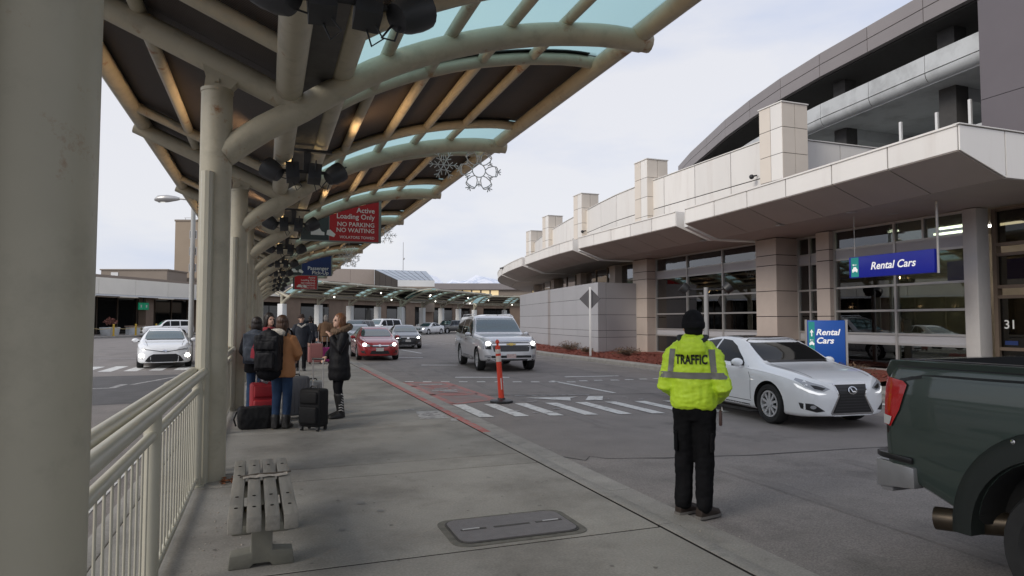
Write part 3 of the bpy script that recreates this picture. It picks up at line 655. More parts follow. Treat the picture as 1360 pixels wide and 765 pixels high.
for si, (ya, yb) in enumerate(segs):
    n = max(2, round((yb - ya) / (1.7 if si < 4 else 1.9))); Y = [ya + (yb - ya) * i / n for i in range(n + 1)]
    core = MB(); rows = []
    for y in Y:
        x = fx(y); g = max(gx(y), x + 2.6)
        rows.append([V((a, y, z)) - tm_o for a, z in ((x + .03, ZF0 + .04), (x + .03, ZF1 - .03), (g + .5, ZF1 - .03), (g + .5, ZS + .06), (x + 1.3, ZS + .06))])
    core.grid(rows, close_u=True, caps=True); core.build('canopy_core', m_joint, tm, smooth=0)
    for y0, y1 in zip(Y, Y[1:]):
        x0, x1 = fx(y0), fx(y1)
        tq('fascia_panel', [(x1, y1, ZF0), (x0, y0, ZF0), (x0, y0, ZF1), (x1, y1, ZF1)], .028, m_panel)
        tq('soffit_panel', [(x1, y1, ZF0), (x1 + 1.3, y1, ZS), (x0 + 1.3, y0, ZS), (x0, y0, ZF0)], .028, m_soff)
        g0, g1 = max(gx(y0), x0 + 2.6), max(gx(y1), x1 + 2.6)
        tq('soffit_panel', [(x1 + 1.3, y1, ZS), (g1 + .4, y1, ZS), (g0 + .4, y0, ZS), (x0 + 1.3, y0, ZS)], .02, m_soff, gap=.0015)
        tq('cap_strip', [(x0 - .03, y0, ZF1 + .02), (x0 + .12, y0, ZF1 + .02), (x1 + .12, y1, ZF1 + .02), (x1 - .03, y1, ZF1 + .02)], .04, m_panel, gap=.002)
    # end faces
    for y, sg in ((ya, -1), (yb, 1)):
        x = fx(y) ; g = gx(y) + .4
        poly = [(x, ZF0), (x, ZF1), (g, ZF1), (g, ZS), (x + 1.3, ZS)]
        if si == 0 and sg < 0: poly = None
        if poly:
            mb = MB(); mb.prism(poly, y - .001 * sg, y + .03 * sg, lambda u, v_, t: V((u, t, v_)) - tm_o); mb.build('end_panel', m_panel, tm, smooth=0)
    if si > 0:                                                   # exposed pale beam in the slot between two segments
        mb = MB(); mb.prism([(fx(ya) + .2, ZF0 - .06), (fx(ya) + .2, ZF0 + .2), (gx(ya), ZS + .35), (gx(ya), ZS + .05), (fx(ya) + 1.3, ZS - .02)], ya - .42, ya - .22, lambda u, v_, t: V((u, t, v_)) - tm_o); mb.build('slot_beam', m_dwhite, tm, smooth=0)
# near end of the overhang (faces the camera), in panels
xe = [12.45, 13.75, 15.2, 16.7, 18.2, 19.7, 21.2]
for a, b in zip(xe, xe[1:]):
    za = ZF0 if a == 12.45 else ZS
    tq('fascia_panel', [(a, 8.87, za), (b, 8.87, ZS), (b, 8.87, ZF1), (a, 8.87, ZF1)], .028, m_panel)
tb('cap_strip', (12.42, 8.84, ZF1 + .003), (21.2, 8.97, ZF1 + .023), m_panel)
tb('soffit', (17.1, 8.9, ZS), (21.2, 16.0, ZS + .05), m_soff)
tb('roof', (15.6, 8.95, ZF1 - .1), (24, 45, ZF1 - .02), m_gdark)
# parapet wall: two rows of panels, stepped towers
ZP = [5.5, 6.86, 8.2]
Y = [18.6 + 2.3 * i for i in range(19)]
for r in range(2):
    for y0, y1 in zip(Y, Y[1:]):
        tq('parapet_panel', [(gx(y1), y1, ZP[r]), (gx(y0), y0, ZP[r]), (gx(y0), y0, ZP[r + 1]), (gx(y1), y1, ZP[r + 1])], .03, m_panel)
mb = MB(); mb.grid([[V((gx(y) + a, y, z)) - tm_o for a, z in ((.02, 5.45), (.02, 8.18), (.35, 8.18), (.35, 5.45))] for y in Y], close_u=True, caps=True); mb.build('parapet_core', m_joint, tm, smooth=0)
mb = MB(); mb.grid([[V((gx(y) + a, y, z)) - tm_o for a, z in ((-.03, 8.205), (-.03, 8.24), (.36, 8.24), (.36, 8.205))] for y in Y], close_u=True, caps=True); mb.build('parapet_cap', m_panel, tm, smooth=0)
for r in range(2):                                               # return wall facing the camera
    for i in range(3): tq('parapet_panel', [(17.4 + i * 2.3, 18.5, ZP[r]), (19.7 + i * 2.3, 18.5, ZP[r]), (19.7 + i * 2.3, 18.5, ZP[r + 1]), (17.4 + i * 2.3, 18.5, ZP[r + 1])], .03, m_panel)
tb('parapet_core', (17.3, 18.52, 5.45), (24.3, 18.85, 8.17), m_joint); tb('parapet_cap', (17.3, 18.46, 8.205), (24.3, 18.87, 8.24), m_panel)
for ty in (17.8, 26.4, 35.0, 43.3, 51.2):
    X0 = gx(ty) - .32; zz = [5.5, 6.55, 7.45, 8.35, 9.2]
    for z0, z1 in zip(zz, zz[1:]):
        for k in range(2):
            tq('tower_panel', [(X0, ty + .56 * (k + 1), z0), (X0, ty + .56 * k, z0), (X0, ty + .56 * k, z1), (X0, ty + .56 * (k + 1), z1)], .03, m_panel_tan if k else m_panel, gap=.01)
            tq('tower_panel', [(X0 + .56 * k, ty, z0), (X0 + .56 * (k + 1), ty, z0), (X0 + .56 * (k + 1), ty, z1), (X0 + .56 * k, ty, z1)], .03, m_panel_tan, gap=.01)
    tb('tower_core', (X0 + .02, ty + .02, 5.4), (X0 + 1.1, ty + 1.1, 9.19), m_joint); tb('tower_cap', (X0 - .03, ty - .03, 9.2), (X0 + 1.15, ty + 1.15, 9.24), m_panel)
# facade bays
ROWS = [(.3, 1.05), (1.33, 2.0), (2.0, 2.72), (2.72, 3.6), (3.92, 4.5)]
def window_bay(cols, x=16.7, rows=ROWS, mf=m_alu, bands=((1.05, 1.33), (3.6, 3.92)), base=.3, top=4.53):
    y0, y1 = cols[0], cols[-1]
    w_ = tb('window_bay', (x - .02, y0, base - .06), (x + .05, y1, base), mf)
    for a, b in zip(cols, cols[1:]):
        for z0, z1 in rows:
            tq('pane', [(x + .015, b - .03, z0 + .03), (x + .015, a + .03, z0 + .03), (x + .015, a + .03, z1 - .03), (x + .015, b - .03, z1 - .03)], .01, m_pane, w_, gap=0)
    for y in cols: tb('mullion', (x - .05, y - .035, base), (x + .06, y + .035, top), mf, w_)
    zs = sorted(set([r[0] for r in rows] + [r[1] for r in rows]))
    for a, b in zip(cols, cols[1:]):
        for z in zs: tb('transom', (x - .035, a + .035, z - .03), (x + .05, b - .035, z + .03), mf, w_)
        for z0, z1 in bands: tb('spandrel', (x - .01, a + .035, z0 + .03), (x + .03, b - .035, z1 - .03), m_greyp, w_)
    return w_
def pillar(x0, y0, x1, y1, m=m_stone, z1=4.53):
    zz = [.1, 1.05, 1.85, 2.72, 3.6, 3.95, z1]
    p = tb('pillar', (x0 + .02, y0 + .02, .05), (x1 - .02, y1 - .02, z1), m_joint)
    for a, b in zip(zz, zz[1:]): tb('stone_block', (x0, y0, a + .012), (x1, y1, b - .012), m, p)
window_bay([19.1, 21.45, 23.8, 26.2]); pillar(16.2, 26.22, 17.1, 27.45); pillar(16.15, 17.95, 17.55, 18.95); 
window_bay([16.6, 17.4, 17.93], 17.1); pillar(16.5, 16.02, 17.3, 16.55)
window_bay([11.82, 13.85, 15.98]); tb('column', (16.5, 11.4, .1), (16.95, 11.76, 4.53), mat('column_metal', (.5, .48, .46), .4, var=.03), bev=.02)
for y in (12.95,): tb('mullion', (16.64, y - .03, 3.95), (16.76, y + .03, 4.5), m_alu)
# entrance
m_dpane = glass('door_pane', (.22, .21, .17), 1.2)
dr = tb('entrance', (17.0, 6.0, .1), (17.12, 11.36, .16), m_bronze)
for y in (6.0, 7.3, 8.6, 9.75, 10.35, 11.3): tb('door_post', (16.96, y - .05, .16), (17.14, y + .05, 4.5), m_bronze, dr)
for z in (.2, 1.02, 2.3, 2.55, 3.35, 3.6, 4.47):
    for a, b in ((6.05, 7.25), (7.35, 8.55), (8.65, 9.7), (9.8, 10.3), (10.4, 11.25)): tb('door_rail', (16.975, a, z - .04), (17.12, b, z + .04), m_bronze, dr)
for a, b in ((6.05, 7.25), (7.35, 8.55), (8.65, 9.7), (9.8, 10.3), (10.4, 11.25)):
    for z0, z1 in ((.24, .98), (1.06, 2.26), (2.59, 3.31), (3.64, 4.43)): tq('pane', [(17.04, b, z0), (17.04, a, z0), (17.04, a, z1), (17.04, b, z1)], .01, m_dpane, dr, gap=0)
def on_x(x, y, z): return lambda a, b: V((x, y - a, z + b)) - tm_o
flat_text('31', on_x(17.025, 11.02, 1.52), 'lettering', m_signtxt, dr, size=.3, bold=.01)
tq('notice', [(17.02, 11.15, 1.12), (17.02, 10.85, 1.12), (17.02, 10.85, 1.22), (17.02, 11.15, 1.22)], .01, m_signblue, dr, gap=0)
window_bay([.5, 2.3, 4.1, 5.9], 17.0)
# low grey screen wall with mulch at its foot, set forward of the facade
GW = [(26.9, 14.05), (31, 14.5), (36, 15.15), (43, 16.4)]
gz = [.12, .94, 1.25, 1.97, 2.72, 3.45]
gy = [26.9, 27.5, 29.7, 31.9, 34.3, 34.8, 36.6, 38.7, 40.8, 43]
sw2 = thing('screen_wall', 'low grey panelled screen wall behind the mulch bed and diamond sign', 'wall', (14.05, 26.9, 0)); so_ = V((14.05, 26.9, 0))
def sq(name, q, th, m, **kw): return qpanel(name, [V(p) - so_ for p in q], th, m, sw2, **kw)
for y0, y1 in zip(gy, gy[1:]):
    for z0, z1 in zip(gz, gz[1:]):
        a, b = interp(GW, y0), interp(GW, y1); sq('wall_panel', [(b, y1, z0), (a, y0, z0), (a, y0, z1), (b, y1, z1)], .03, m_gstrip if (y0 == 34.3) else m_greyp, gap=.008)
xe2 = [14.05, 14.5, 16.25]
for a, b in zip(xe2, xe2[1:]):
    for z0, z1 in zip(gz, gz[1:]): sq('wall_panel', [(a, 26.9 + .12 * (a - 14.05), z0), (b, 26.9 + .12 * (b - 14.05), z0), (b, 26.9 + .12 * (b - 14.05), z1), (a, 26.9 + .12 * (a - 14.05), z1)], .03, m_greyp, gap=.008)
mb = MB(); mb.prism([(14.08, 26.93), (16.25, 27.19), (16.6, 43), (16.43, 42.97), (15.18, 36), (14.53, 31)], .05, 3.44, lambda u, v_, t: V((u, v_, t)) - so_); mb.build('wall_core', m_joint, sw2, smooth=0)
# clerestory glazing and stub pillars over the screen wall
Y = [27.5, 29.6, 31.4, 33.2, 35.2, 37.2, 39.2, 41.5, 44, 46.5, 49, 51.5, 54]
for i, (a, b) in enumerate(zip(Y, Y[1:])):
    p0, p1 = (gx(a), a), (gx(b), b)
    if i % 3 == 1: tq('stone_block', [(p1[0] - .35, b - .8, 3.3), (p0[0] - .35, a, 3.3), (p0[0] - .35, a, 4.53), (p1[0] - .35, b - .8, 4.53)], .7, m_stone)
    tq('pane', [(p1[0], b, 3.3), (p0[0], a, 3.3), (p0[0], a, 4.5), (p1[0], b, 4.5)], .01, m_pane, gap=.03)
    tq('spandrel', [(p1[0], b, .1), (p0[0], a, .1), (p0[0], a, 3.3), (p1[0], b, 3.3)], .05, m_stone)
    tb('mullion', (p0[0] - .05, a - .04, 3.3), (p0[0] + .05, a + .04, 4.53), m_bronze)
# inside: floor, back wall, ceiling, lit things seen through the glass, added ceiling lights
m_in = mat('interior_wall', (.5, .42, .33), .8, var=.25, scale=.6); m_infl = mat('interior_floor', (.25, .24, .22), .3)
tb('interior_wall', (22.2, -1, .1), (22.4, 46, 4.6), m_in); tb('interior_floor', (16.8, -1, .02), (22.2, 46, .09), m_infl); tb('interior_ceiling', (17.2, -1, 4.56), (22.2, 46, 4.62), mat('interior_ceiling', (.4, .38, .34), .8))
tb('interior_wall', (16.8, -1.2, .1), (22.4, -1, 4.6), m_in)
m_or = mat('orange_board', (.6, .3, .06), .6, emit=(1, .5, .1), estr=.5); m_dk = mat('counter_dark', (.08, .06, .05), .6); m_redb = mat('red_board', (.4, .05, .03), .6, emit=(1, .15, .08), estr=.35)
for x, y, h, wd, m in [(20.5, 25.2, 1.1, 2.2, m_dk), (21.8, 22.8, 2.0, 1.6, m_or), (21.5, 24.6, 2.2, .5, m_redb), (20.2, 14.6, 1.1, 2.6, m_dk), (21.9, 13.2, 1.9, 1.2, m_in), (19.8, 20.6, 1.0, 1.2, m_dk), (21.9, 11.6, 2.4, 1.0, m_or), (21.2, 17.8, 2.2, .8, m_dk)]:
    tb('counter', (x, y, .1), (x + .5, y + wd, .1 + h), m)
for x, y, z in [(19.5, 24.6, 2.75), (18.4, 18.3, 3.0), (20.4, 28, 3.6), (20, 12.6, 4.4), (20.4, 14.4, 4.4), (19.2, 13.4, 4.4), (20.6, 20.6, 4.4), (19.2, 22.8, 4.4), (18.3, 15.2, 4.4), (18.3, 21.2, 4.4), (18.3, 25.2, 4.4), (18.6, 30, 4.4), (19.4, 36, 4.4), (18.4, 8.5, 4.4), (19.6, 17.5, 4.4)]:
    if z > 4: tb('fill_ceiling_light', (x, y, 4.5), (x + .2, y + 1.1, 4.55), m_lampcold)  # more ceiling lights added to brighten the interior
    else:
        mb = MB(); mb.lathe([(.03, .12), (.12, .0), (.1, -.02), (.001, -.03)], 14, 0, Matrix.Translation(V((x, y, z)) - tm_o)); mb.tube([V((x, y, z + .1)) - tm_o, V((x, y, 4.55)) - tm_o], .01, 6); mb.build('pendant_lamp', m_lampwarm, tm)
# recessed downlights in the overhang
for x, y in [(14.3, 13.12), (14.28, 15.67), (14.5, 19.72), (15.3, 24.6), (15.8, 32.5), (17.4, 40), (15.5, 12.9)]:
    mb = MB(); mb.lathe([(.10, -.012), (.13, -.012), (.13, .0)], 16, 0, Matrix.Translation(V((x, y, ZS - .003)) - tm_o)); d_ = mb.build('downlight', m_alu, tm)
    mb = MB(); mb.lathe([(.001, -.006), (.098, -.006)], 16, 0, Matrix.Translation(V((x, y, ZS - .003)) - tm_o)); mb.build('lens', mat('downlight_lens', (.8, .75, .65), .3, emit=(1, .8, .55), estr=2.0), d_)
for y in (19.4, 35.0): 
    mb = MB(); mb.tube([V((gx(y) - .05, y, 7.0)) - tm_o, V((gx(y) - .25, y, 6.95)) - tm_o], .03, 8); mb.ball(V((gx(y) - .28, y, 6.93)) - tm_o, .09); mb.build('camera_dome', m_black, tm)
# blue sign hung from the overhang
m_rcblue = mat('rental_blue', (.008, .014, .2), .35, emit=(.01, .02, .4), estr=.18); m_rcsign = mat('monument_blue', (.01, .09, .42), .4); m_teal = mat('sign_teal', (.02, .26, .24), .4, emit=(.02, .3, .28), estr=.15); m_txtlit = mat('sign_letters', (.85, .85, .85), .4, emit=(1, 1, 1), estr=.25)
def car_icon(mb, f, cx, cz, s, t0, t1):
    mb.prism([(cx - .5 * s, cz - .3 * s), (cx + .5 * s, cz - .3 * s), (cx + .5 * s, cz + .05 * s), (cx + .34 * s, cz + .1 * s), (cx + .24 * s, cz + .38 * s), (cx - .24 * s, cz + .38 * s), (cx - .34 * s, cz + .1 * s), (cx - .5 * s, cz + .05 * s)], t0, t1, f)
    for q in (-.36, .36): mb.prism([(cx + (q - .1) * s, cz - .45 * s), (cx + (q + .1) * s, cz - .45 * s), (cx + (q + .1) * s, cz - .31 * s), (cx + (q - .1) * s, cz - .31 * s)], t0, t1, f)
    mb.tube([V(f(cx + a * s, cz + b * s, t1)) for a, b in ((-.3, .72), (.35, .72))], .05 * s, 6); mb.tube([V(f(cx - .28 * s, cz + .6 * s, t1)), V(f(cx - .28 * s, cz + .85 * s, t1))], .08 * s, 6)
hs = thing('hanging_sign', 'lit blue sign reading Rental Cars hung from the terminal overhang', 'sign', (14.85, 12.45, 3.14), 0, 'rental car signs')
hf = lambda u, v_, t: (-t, -u, v_)
mb = MB(); mb.prism([(-1.22, -.28), (1.22, -.28), (1.22, .28), (-1.22, .28)], -.08, .08, hf); mb.build('panel', m_rcblue, hs, bev=.01)
flat_text('Rental Cars', lambda a, b: hf(a + .1, b - .09, .083), 'lettering', m_txtlit, hs, size=.27, shear=.25, bold=.02)
mb = MB(); mb.prism([(-1.15, -.26), (-.91, -.26), (-.91, .26), (-1.15, .26)], .0805, .0825, hf); b_ = mb.build('icon_band', m_teal, hs)
mb = MB(); car_icon(mb, hf, -1.03, -.06, .17, .083, .085); mb.build('car_icon', m_txtlit, hs)
mb = MB(); mb.tube([(0, -1.27, -.3), (0, -1.27, 1.4)], .03, 8); mb.build('hanger', m_alu, hs); mb = MB(); mb.tube([(0, 1.1, .28), (0, 1.1, 1.4)], .007, 8); mb.build('hanger', m_alu, hs)
gs = thing('monument_sign', 'blue freestanding sign reading Rental Cars behind the white sedan', 'sign', (15.1, 14.85, .1), math.radians(-68), 'rental car signs')
gf = lambda u, v_, t: (u, -t, v_)
gs.rotation_euler = (0, 0, math.radians(-38))
mb = MB(); mb.box((-.5, -.07, .0), (.5, .07, 1.62)); mb.build('panel', m_rcsign, gs, bev=.01); mb = MB(); mb.box((.505, -.09, 0), (.56, .09, 1.64)); mb.build('post', m_alu, gs); mb = MB(); mb.box((-.545, -.09, 0), (-.505, .09, 1.64)); mb.build('post', m_alu, gs)
mb = MB(); mb.prism([(-.46, .75), (-.3, .75), (-.3, 1.58), (-.46, 1.58)], .0705, .0725, gf); mb.build('icon_band', m_teal, gs)
flat_text('Rental', lambda a, b: gf(a - .27, b + 1.2, .0735), 'lettering', m_txtlit, gs, size=.24, shear=.25, bold=.025, align='LEFT'); flat_text('Cars', lambda a, b: gf(a - .27, b + .96, .0735), 'lettering', m_txtlit, gs, size=.24, shear=.25, bold=.025, align='LEFT')
mb = MB(); car_icon(mb, gf, -.38, .96, .13, .073, .075); mb.build('car_icon', m_txtlit, gs)
mb = MB(); mb.prism([(-.395, 1.16), (-.365, 1.16), (-.365, 1.27), (-.33, 1.27), (-.38, 1.36), (-.43, 1.27), (-.395, 1.27)], .073, .075, gf); mb.build('arrow', m_txtlit, gs)
# diamond warning sign seen from behind
ds = thing('diamond_sign', 'grey back of a diamond road sign on a white post', 'sign', (13.2, 26.0, .15), math.radians(-24))
m_sb = mat('sign_back', (.13, .125, .13), .5, metal=.2, var=.05)
mb = MB(); mb.box((-.045, -.03, -.1), (.045, .03, 3.02)); mb.build('post', m_dwhite, ds, bev=.006); mb = MB(); mb.prism([(0, 2.02), (.47, 2.5), (0, 2.98), (-.47, 2.5)], .032, .04, lambda u, v_, t: (u, t, v_)); mb.build('plate', m_sb, ds)
# pole with two floodlights in front of the terminal glass
fp = thing('floodlight_pole', 'short grey pole with two dark floodlights before the terminal glass', 'lamp', (13.15, 17.75, .15), math.radians(-30))
mb = MB(); mb.tube([(0, 0, -.05), (0, 0, 2.62)], .075, 12); mb.build('pole', mat('pole_grey', (.3, .3, .3), .6), fp); mb = MB(); mb.tube([(-.75, 0, 2.56), (.75, 0, 2.56)], .025, 8); mb.build('crossbar', m_black, fp)
for s in (-1, 1):
    mb = MB(); mb.lathe([(.05, -.14), (.16, -.12), (.18, .06), (.17, .1), (.001, .1)], 14, 0, Matrix.Translation((s * .68, 0, 2.6)) @ Matrix.Rotation(s * .9 + .0, 4, 'Y')); mb.build('lamp_head', m_plast, fp)
# parking garage behind
GAR = [(2, 22.9), (15.3, 23.6), (21.8, 24.32), (25.2, 24.74), (31.7, 26.26), (39.7, 29.1), (46.7, 31.94), (51, 36), (55, 43), (58, 52)]
gg = thing('parking_garage', 'curved parking garage with brown grey parapet and open dark decks', 'building', (24, 22, 0)); go = V((24, 22, 0))
def gq(name, q, th, m, **kw): return qpanel(name, [V(p) - go for p in q], th, m, gg, **kw)
Y = [15.4, 18.3, 21.2, 24.2, 27.4, 30.8, 34.4, 38.2, 42.2, 46.4, 49, 51.5, 54, 56.5]
def gX(y): return interp(GAR, y)
for y0, y1 in zip(Y, Y[1:]):
    a, b = gX(y0), gX(y1)
    for z0, z1 in ((13.35, 13.93), (13.93, 14.5)): gq('parapet_panel', [(b, y1, z0), (a, y0, z0), (a, y0, z1), (b, y1, z1)], .25, m_gbrown)
    gq('spandrel', [(b, y1, 11.35), (a, y0, 11.35), (a, y0, 12.05), (b, y1, 12.05)], .2, m_gconc)
    mb = MB(); rows = []
    for t in range(7):
        q = PI / 2 * t / 6; dz = .38 * math.cos(q); dx = .38 * (1 - math.sin(q)); z = 11.33 - .38 + .38 * math.sin(q) ; x_ = .38 - .38 * math.sin(q) if False else .38 * (1 - math.sin(q))
        z = 10.95 + .38 * math.sin(q); xo = .38 * (1 - math.cos(PI / 2 - q)) 
        rows.append([V((a + .38 * (1 - math.sin(q)) ** 1.0, y0 + .012, 10.95 + .38 * (1 - math.cos(q)))) - go, V((b + .38 * (1 - math.sin(q)), y1 - .012, 10.95 + .38 * (1 - math.cos(q)))) - go])
    mb.grid(rows); mb.build('spandrel_nosing', m_gconc, gg, smooth=60)
    gq('spandrel', [(b, y1, 7.7), (a, y0, 7.7), (a, y0, 8.75), (b, y1, 8.75)], .2, m_gconc)
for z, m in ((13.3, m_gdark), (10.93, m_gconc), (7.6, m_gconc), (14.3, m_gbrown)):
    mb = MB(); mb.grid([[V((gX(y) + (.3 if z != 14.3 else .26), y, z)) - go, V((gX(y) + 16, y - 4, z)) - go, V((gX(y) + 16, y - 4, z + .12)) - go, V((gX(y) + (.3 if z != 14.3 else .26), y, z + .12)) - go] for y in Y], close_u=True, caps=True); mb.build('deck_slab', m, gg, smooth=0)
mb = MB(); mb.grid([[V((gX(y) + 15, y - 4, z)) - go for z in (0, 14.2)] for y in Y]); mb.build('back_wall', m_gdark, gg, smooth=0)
for y in Y[1::2]:
    mb = MB(); mb.box(V((gX(y) + 1.2, y - .35, 0)) - go, V((gX(y) + 1.9, y + .35, 13.3)) - go); mb.build('column', m_gdark, gg); mb = MB(); mb.box(V((gX(y) + 1.5, y - .3, 10.4)) - go, V((gX(y) + 14, y + .3, 10.92)) - go); mb.build('beam', m_gconc, gg)
for x, y in ((23.9, 19.4), (24.1, 18.0), (23.8, 16.5)): mb = MB(); mb.box(V((x, y, 8.6)) - go, V((x + .09, y + .1, 9.75)) - go); mb.build('rail_post', m_dwhite, gg)
db = thing('stair_tower', 'dark brown panelled block at the top right beside the garage', 'building', (22.5, 9, 0)); do = V((22.5, 9, 0))
zz = [0, 3, 6, 9.15, 12.6, 16, 19.5]
for z0, z1 in zip(zz, zz[1:]):
    for a, b in ((15.25, 11.2), (11.2, 7), (7, 2)): qpanel('wall_panel', [V(p) - do for p in ((22.5, a, z0), (22.5, b, z0), (22.5, b, z1), (22.5, a, z1))], .05, m_block, db, gap=.01)
    qpanel('wall_panel', [V(p) - do for p in ((30, 15.25, z0), (22.5, 15.25, z0), (22.5, 15.25, z1), (30, 15.25, z1))], .05, m_block, db, gap=.01)
mb = MB(); mb.box(V((22.52, 2, 0)) - do, V((30, 15.22, 19.45)) - do); mb.build('core', m_joint, db)
# dry shrubs and stones in the mulch bed
m_shrub = mat('dry_shrub', (.12, .085, .06), .9, var=.3, scale=20)
def dry_shrub(x, y, z, r, h, label, n=150):
    t = thing('shrub', label, 'shrub', (x, y, z), 0, 'low dry shrubs in the mulch bed'); mb = MB()
    for i in range(n):
        a = random.uniform(0, 6.3); e = random.uniform(.15, 1.2); l = r * random.uniform(.5, 1.1); p = V((random.uniform(-.15, .15) * r, random.uniform(-.15, .15) * r, 0)); d = V((math.cos(a) * math.cos(e) * r, math.sin(a) * math.cos(e) * r, math.sin(e) * h)) * random.uniform(.6, 1.1)
        mb.tube([p, p + d * .5 + V((0, 0, .03)), p + d], [.006, .004, .002], 4, cap=False)
    mb.build('twigs', m_shrub, t, smooth=0, fix=False)
    mb = MB()
    for i in range(n * 2):
        a = random.uniform(0, 6.3); e = random.uniform(.1, 1.3); q = random.uniform(.4, 1.05); p = V((math.cos(a) * math.cos(e) * r * q, math.sin(a) * math.cos(e) * r * q, math.sin(e) * h * q)); s = random.uniform(.015, .035); u = V((random.uniform(-1, 1), random.uniform(-1, 1), random.uniform(-1, 1))) * s; w_ = V((random.uniform(-1, 1), random.uniform(-1, 1), random.uniform(-1, 1))) * s
        mb.add([p - u, p + w_, p + u, p - w_], [(0, 1, 2, 3)])
    mb.build('leaves', mat('dry_leaf', (.16, .1, .06), .9, var=.3, scale=15), t, smooth=0, fix=False)
dry_shrub(14.0, 24.3, .3, .7, .35, 'wide dry shrub in the mulch right of the diamond sign'); dry_shrub(13.9, 29.6, .3, .75, .42, 'dry brown shrub in the mulch against the grey wall'); dry_shrub(15.0, 22.0, .3, .6, .3, 'dry shrub in the mulch just left of the traffic man'); dry_shrub(14.2, 13.2, .3, .65, .35, 'dry shrub between the white sedan bonnet and the terminal'); dry_shrub(13.5, 27.0, .28, .35, .25, 'small dry shrub at the corner of the grey wall')
# ------------------------------------------------------------------ far terminal, left terminal, skyline
class Frame:
    """local frame: u along the wall, n towards the viewer, z up; builds parts under one thing"""
    def __init__(s, t, o, u): s.t = t; s.u = V((u[0], u[1], 0)).normalized(); s.n = V((s.u.y, -s.u.x, 0)); s.o = V((o[0], o[1], 0)); t.location = s.o
    def p(s, u, n, z): return s.u * u + s.n * n + V((0, 0, z))
    def box(s, name, u0, u1, n0, n1, z0, z1, m, parent=None):
        mb = MB(); vs = [s.p(a, b, c) for c in (z0, z1) for a, b in ((u0, n0), (u1, n0), (u1, n1), (u0, n1))]
        mb.add(vs, [(0, 3, 2, 1), (4, 5, 6, 7), (0, 1, 5, 4), (1, 2, 6, 5), (2, 3, 7, 6), (3, 0, 4, 7)]); return mb.build(name, m, parent or s.t, smooth=0)
m_cream = mat('cream_fascia', (.84, .79, .69), .6, var=.04, scale=.5, rnd=.03); m_brick = mat('brown_wall', (.24, .175, .13), .8, var=.12, scale=.8, rnd=.05); m_brown = mat('brown_roof', (.26, .215, .175), .8, var=.08, scale=.3)
m_dglass = mat('dark_glass', (.015, .017, .018), .06, spec=.6); m_strip = mat('light_strip', (.7, .7, .7), .5, emit=(1, .97, .9), estr=.5); m_green = mat('green_sign', (.01, .2, .1), .5, emit=(.02, .5, .25), estr=.15)
m_pink = mat('warm_pavement', (.3, .27, .24), .85, var=.1, scale=1)
# left terminal
lt_ = thing('left_terminal', 'low terminal with a long cream fascia across the left roadway', 'building'); F = Frame(lt_, (-16.4, 78.6), (.53, .85))
for i in range(-8, 8): F.box('fascia_panel', i * 5 + .02, i * 5 + 4.98, -.4, 0, 4.45, 6.15, m_cream)
F.box('fascia_trim', -40, 40, -.5, .08, 4.25, 4.42, m_dwhite); F.box('roof', -40, 40, -18, -.42, 5.9, 6.1, m_brown); F.box('upper_wall', -40, 40, -12, -6, 6.11, 6.95, m_brown); F.box('soffit', -40, 40, -6, -.45, 4.42, 4.5, m_brown)
for i in range(-13, 14):
    u = i * 3.0
    F.box('window', u + .1, u + 2.9, -6.1, -6, .2, 4.3, m_dglass); F.box('mullion', u - .08, u + .08, -6.15, -5.9, .1, 4.4, m_bronze)
    if i % 2 == 0: F.box('soffit_light', u + .3, u + 2.7, -3.2, -2.9, 4.33, 4.41, m_strip)
    if i % 3 == 0: F.box('pillar', u - 1.0, u + .2, -2.2, -1.2, .1, 4.42, m_brick)
F.box('wall', -40, 40, -6.4, -6.2, .0, 4.4, m_brick)
pv = Frame(struct('left_pavement'), (-16.4, 78.6), (.53, .85)); pv.box('slab', -45, 45, -6, 4.5, -.02, .15, m_pink); pv.box('kerb', -45, 45, 4.51, 4.8, -.02, .16, m_kerb)
for k, (u, lab) in enumerate(((-1.0, 'left'), (7.6, 'right'))):
    hg = thing('hanging_sign', 'small green lit sign under the cream fascia, %s one of the pair' % lab, 'sign', group='green signs under the cream fascia'); G = Frame(hg, F.o + F.p(u, -1.2, 0), (.53, .85))
    G.box('panel', -.75, -.03, -.06, .06, 2.9, 3.7, m_green); G.box('panel', .03, .75, -.06, .06, 2.9, 3.7, m_green); G.box('hanger', -.05, .05, -.03, .03, 3.7, 4.42, m_black)
    G.box('pictogram', -.5, -.3, .061, .066, 3.15, 3.45, m_signtxt); G.box('pictogram', .3, .5, .061, .066, 3.15, 3.45, m_signtxt)
m_yel = mat('bollard_yellow', (.55, .36, .04), .5, var=.08, scale=6)
ctn = ['leftmost', 'second', 'third', 'fourth', 'fifth', 'sixth']
pp = []
for k in range(6):
    u = -4.5 + k * 2.9; b = thing('bollard', '%s yellow chain post from the left on the far pavement' % ctn[k], 'bollard', group='yellow chain posts'); G = Frame(b, F.o + F.p(u, 3.4, 0), (.53, .85))
    mb = MB(); mb.tube([(0, 0, .15), (0, 0, 1.25)], .09, 10); mb.build('post', m_yel, b); mb = MB(); mb.lathe([(.1, 1.25), (.1, 1.29), (.001, 1.34)], 10); mb.build('cap', m_yel, b); mb = MB(); mb.lathe([(.17, .15), (.17, .19), (.1, .21)], 10); mb.build('base', m_yel, b)
    if k < 5: mb = MB(); e = G.p(2.9, 0, 0); mb.tube([V((0, 0, 1.05)) + e * (i / 8) - V((0, 0, .22 * (1 - (i / 4 - 1) ** 2))) for i in range(9)], .03, 6); mb.build('chain', mat('chain', (.5, .4, .2), .6), b)
pt = thing('planter', 'square concrete planter with reddish bare shrub behind the chain posts', 'planter'); G = Frame(pt, F.o + F.p(-1.1, 2.5, 0), (.53, .85))
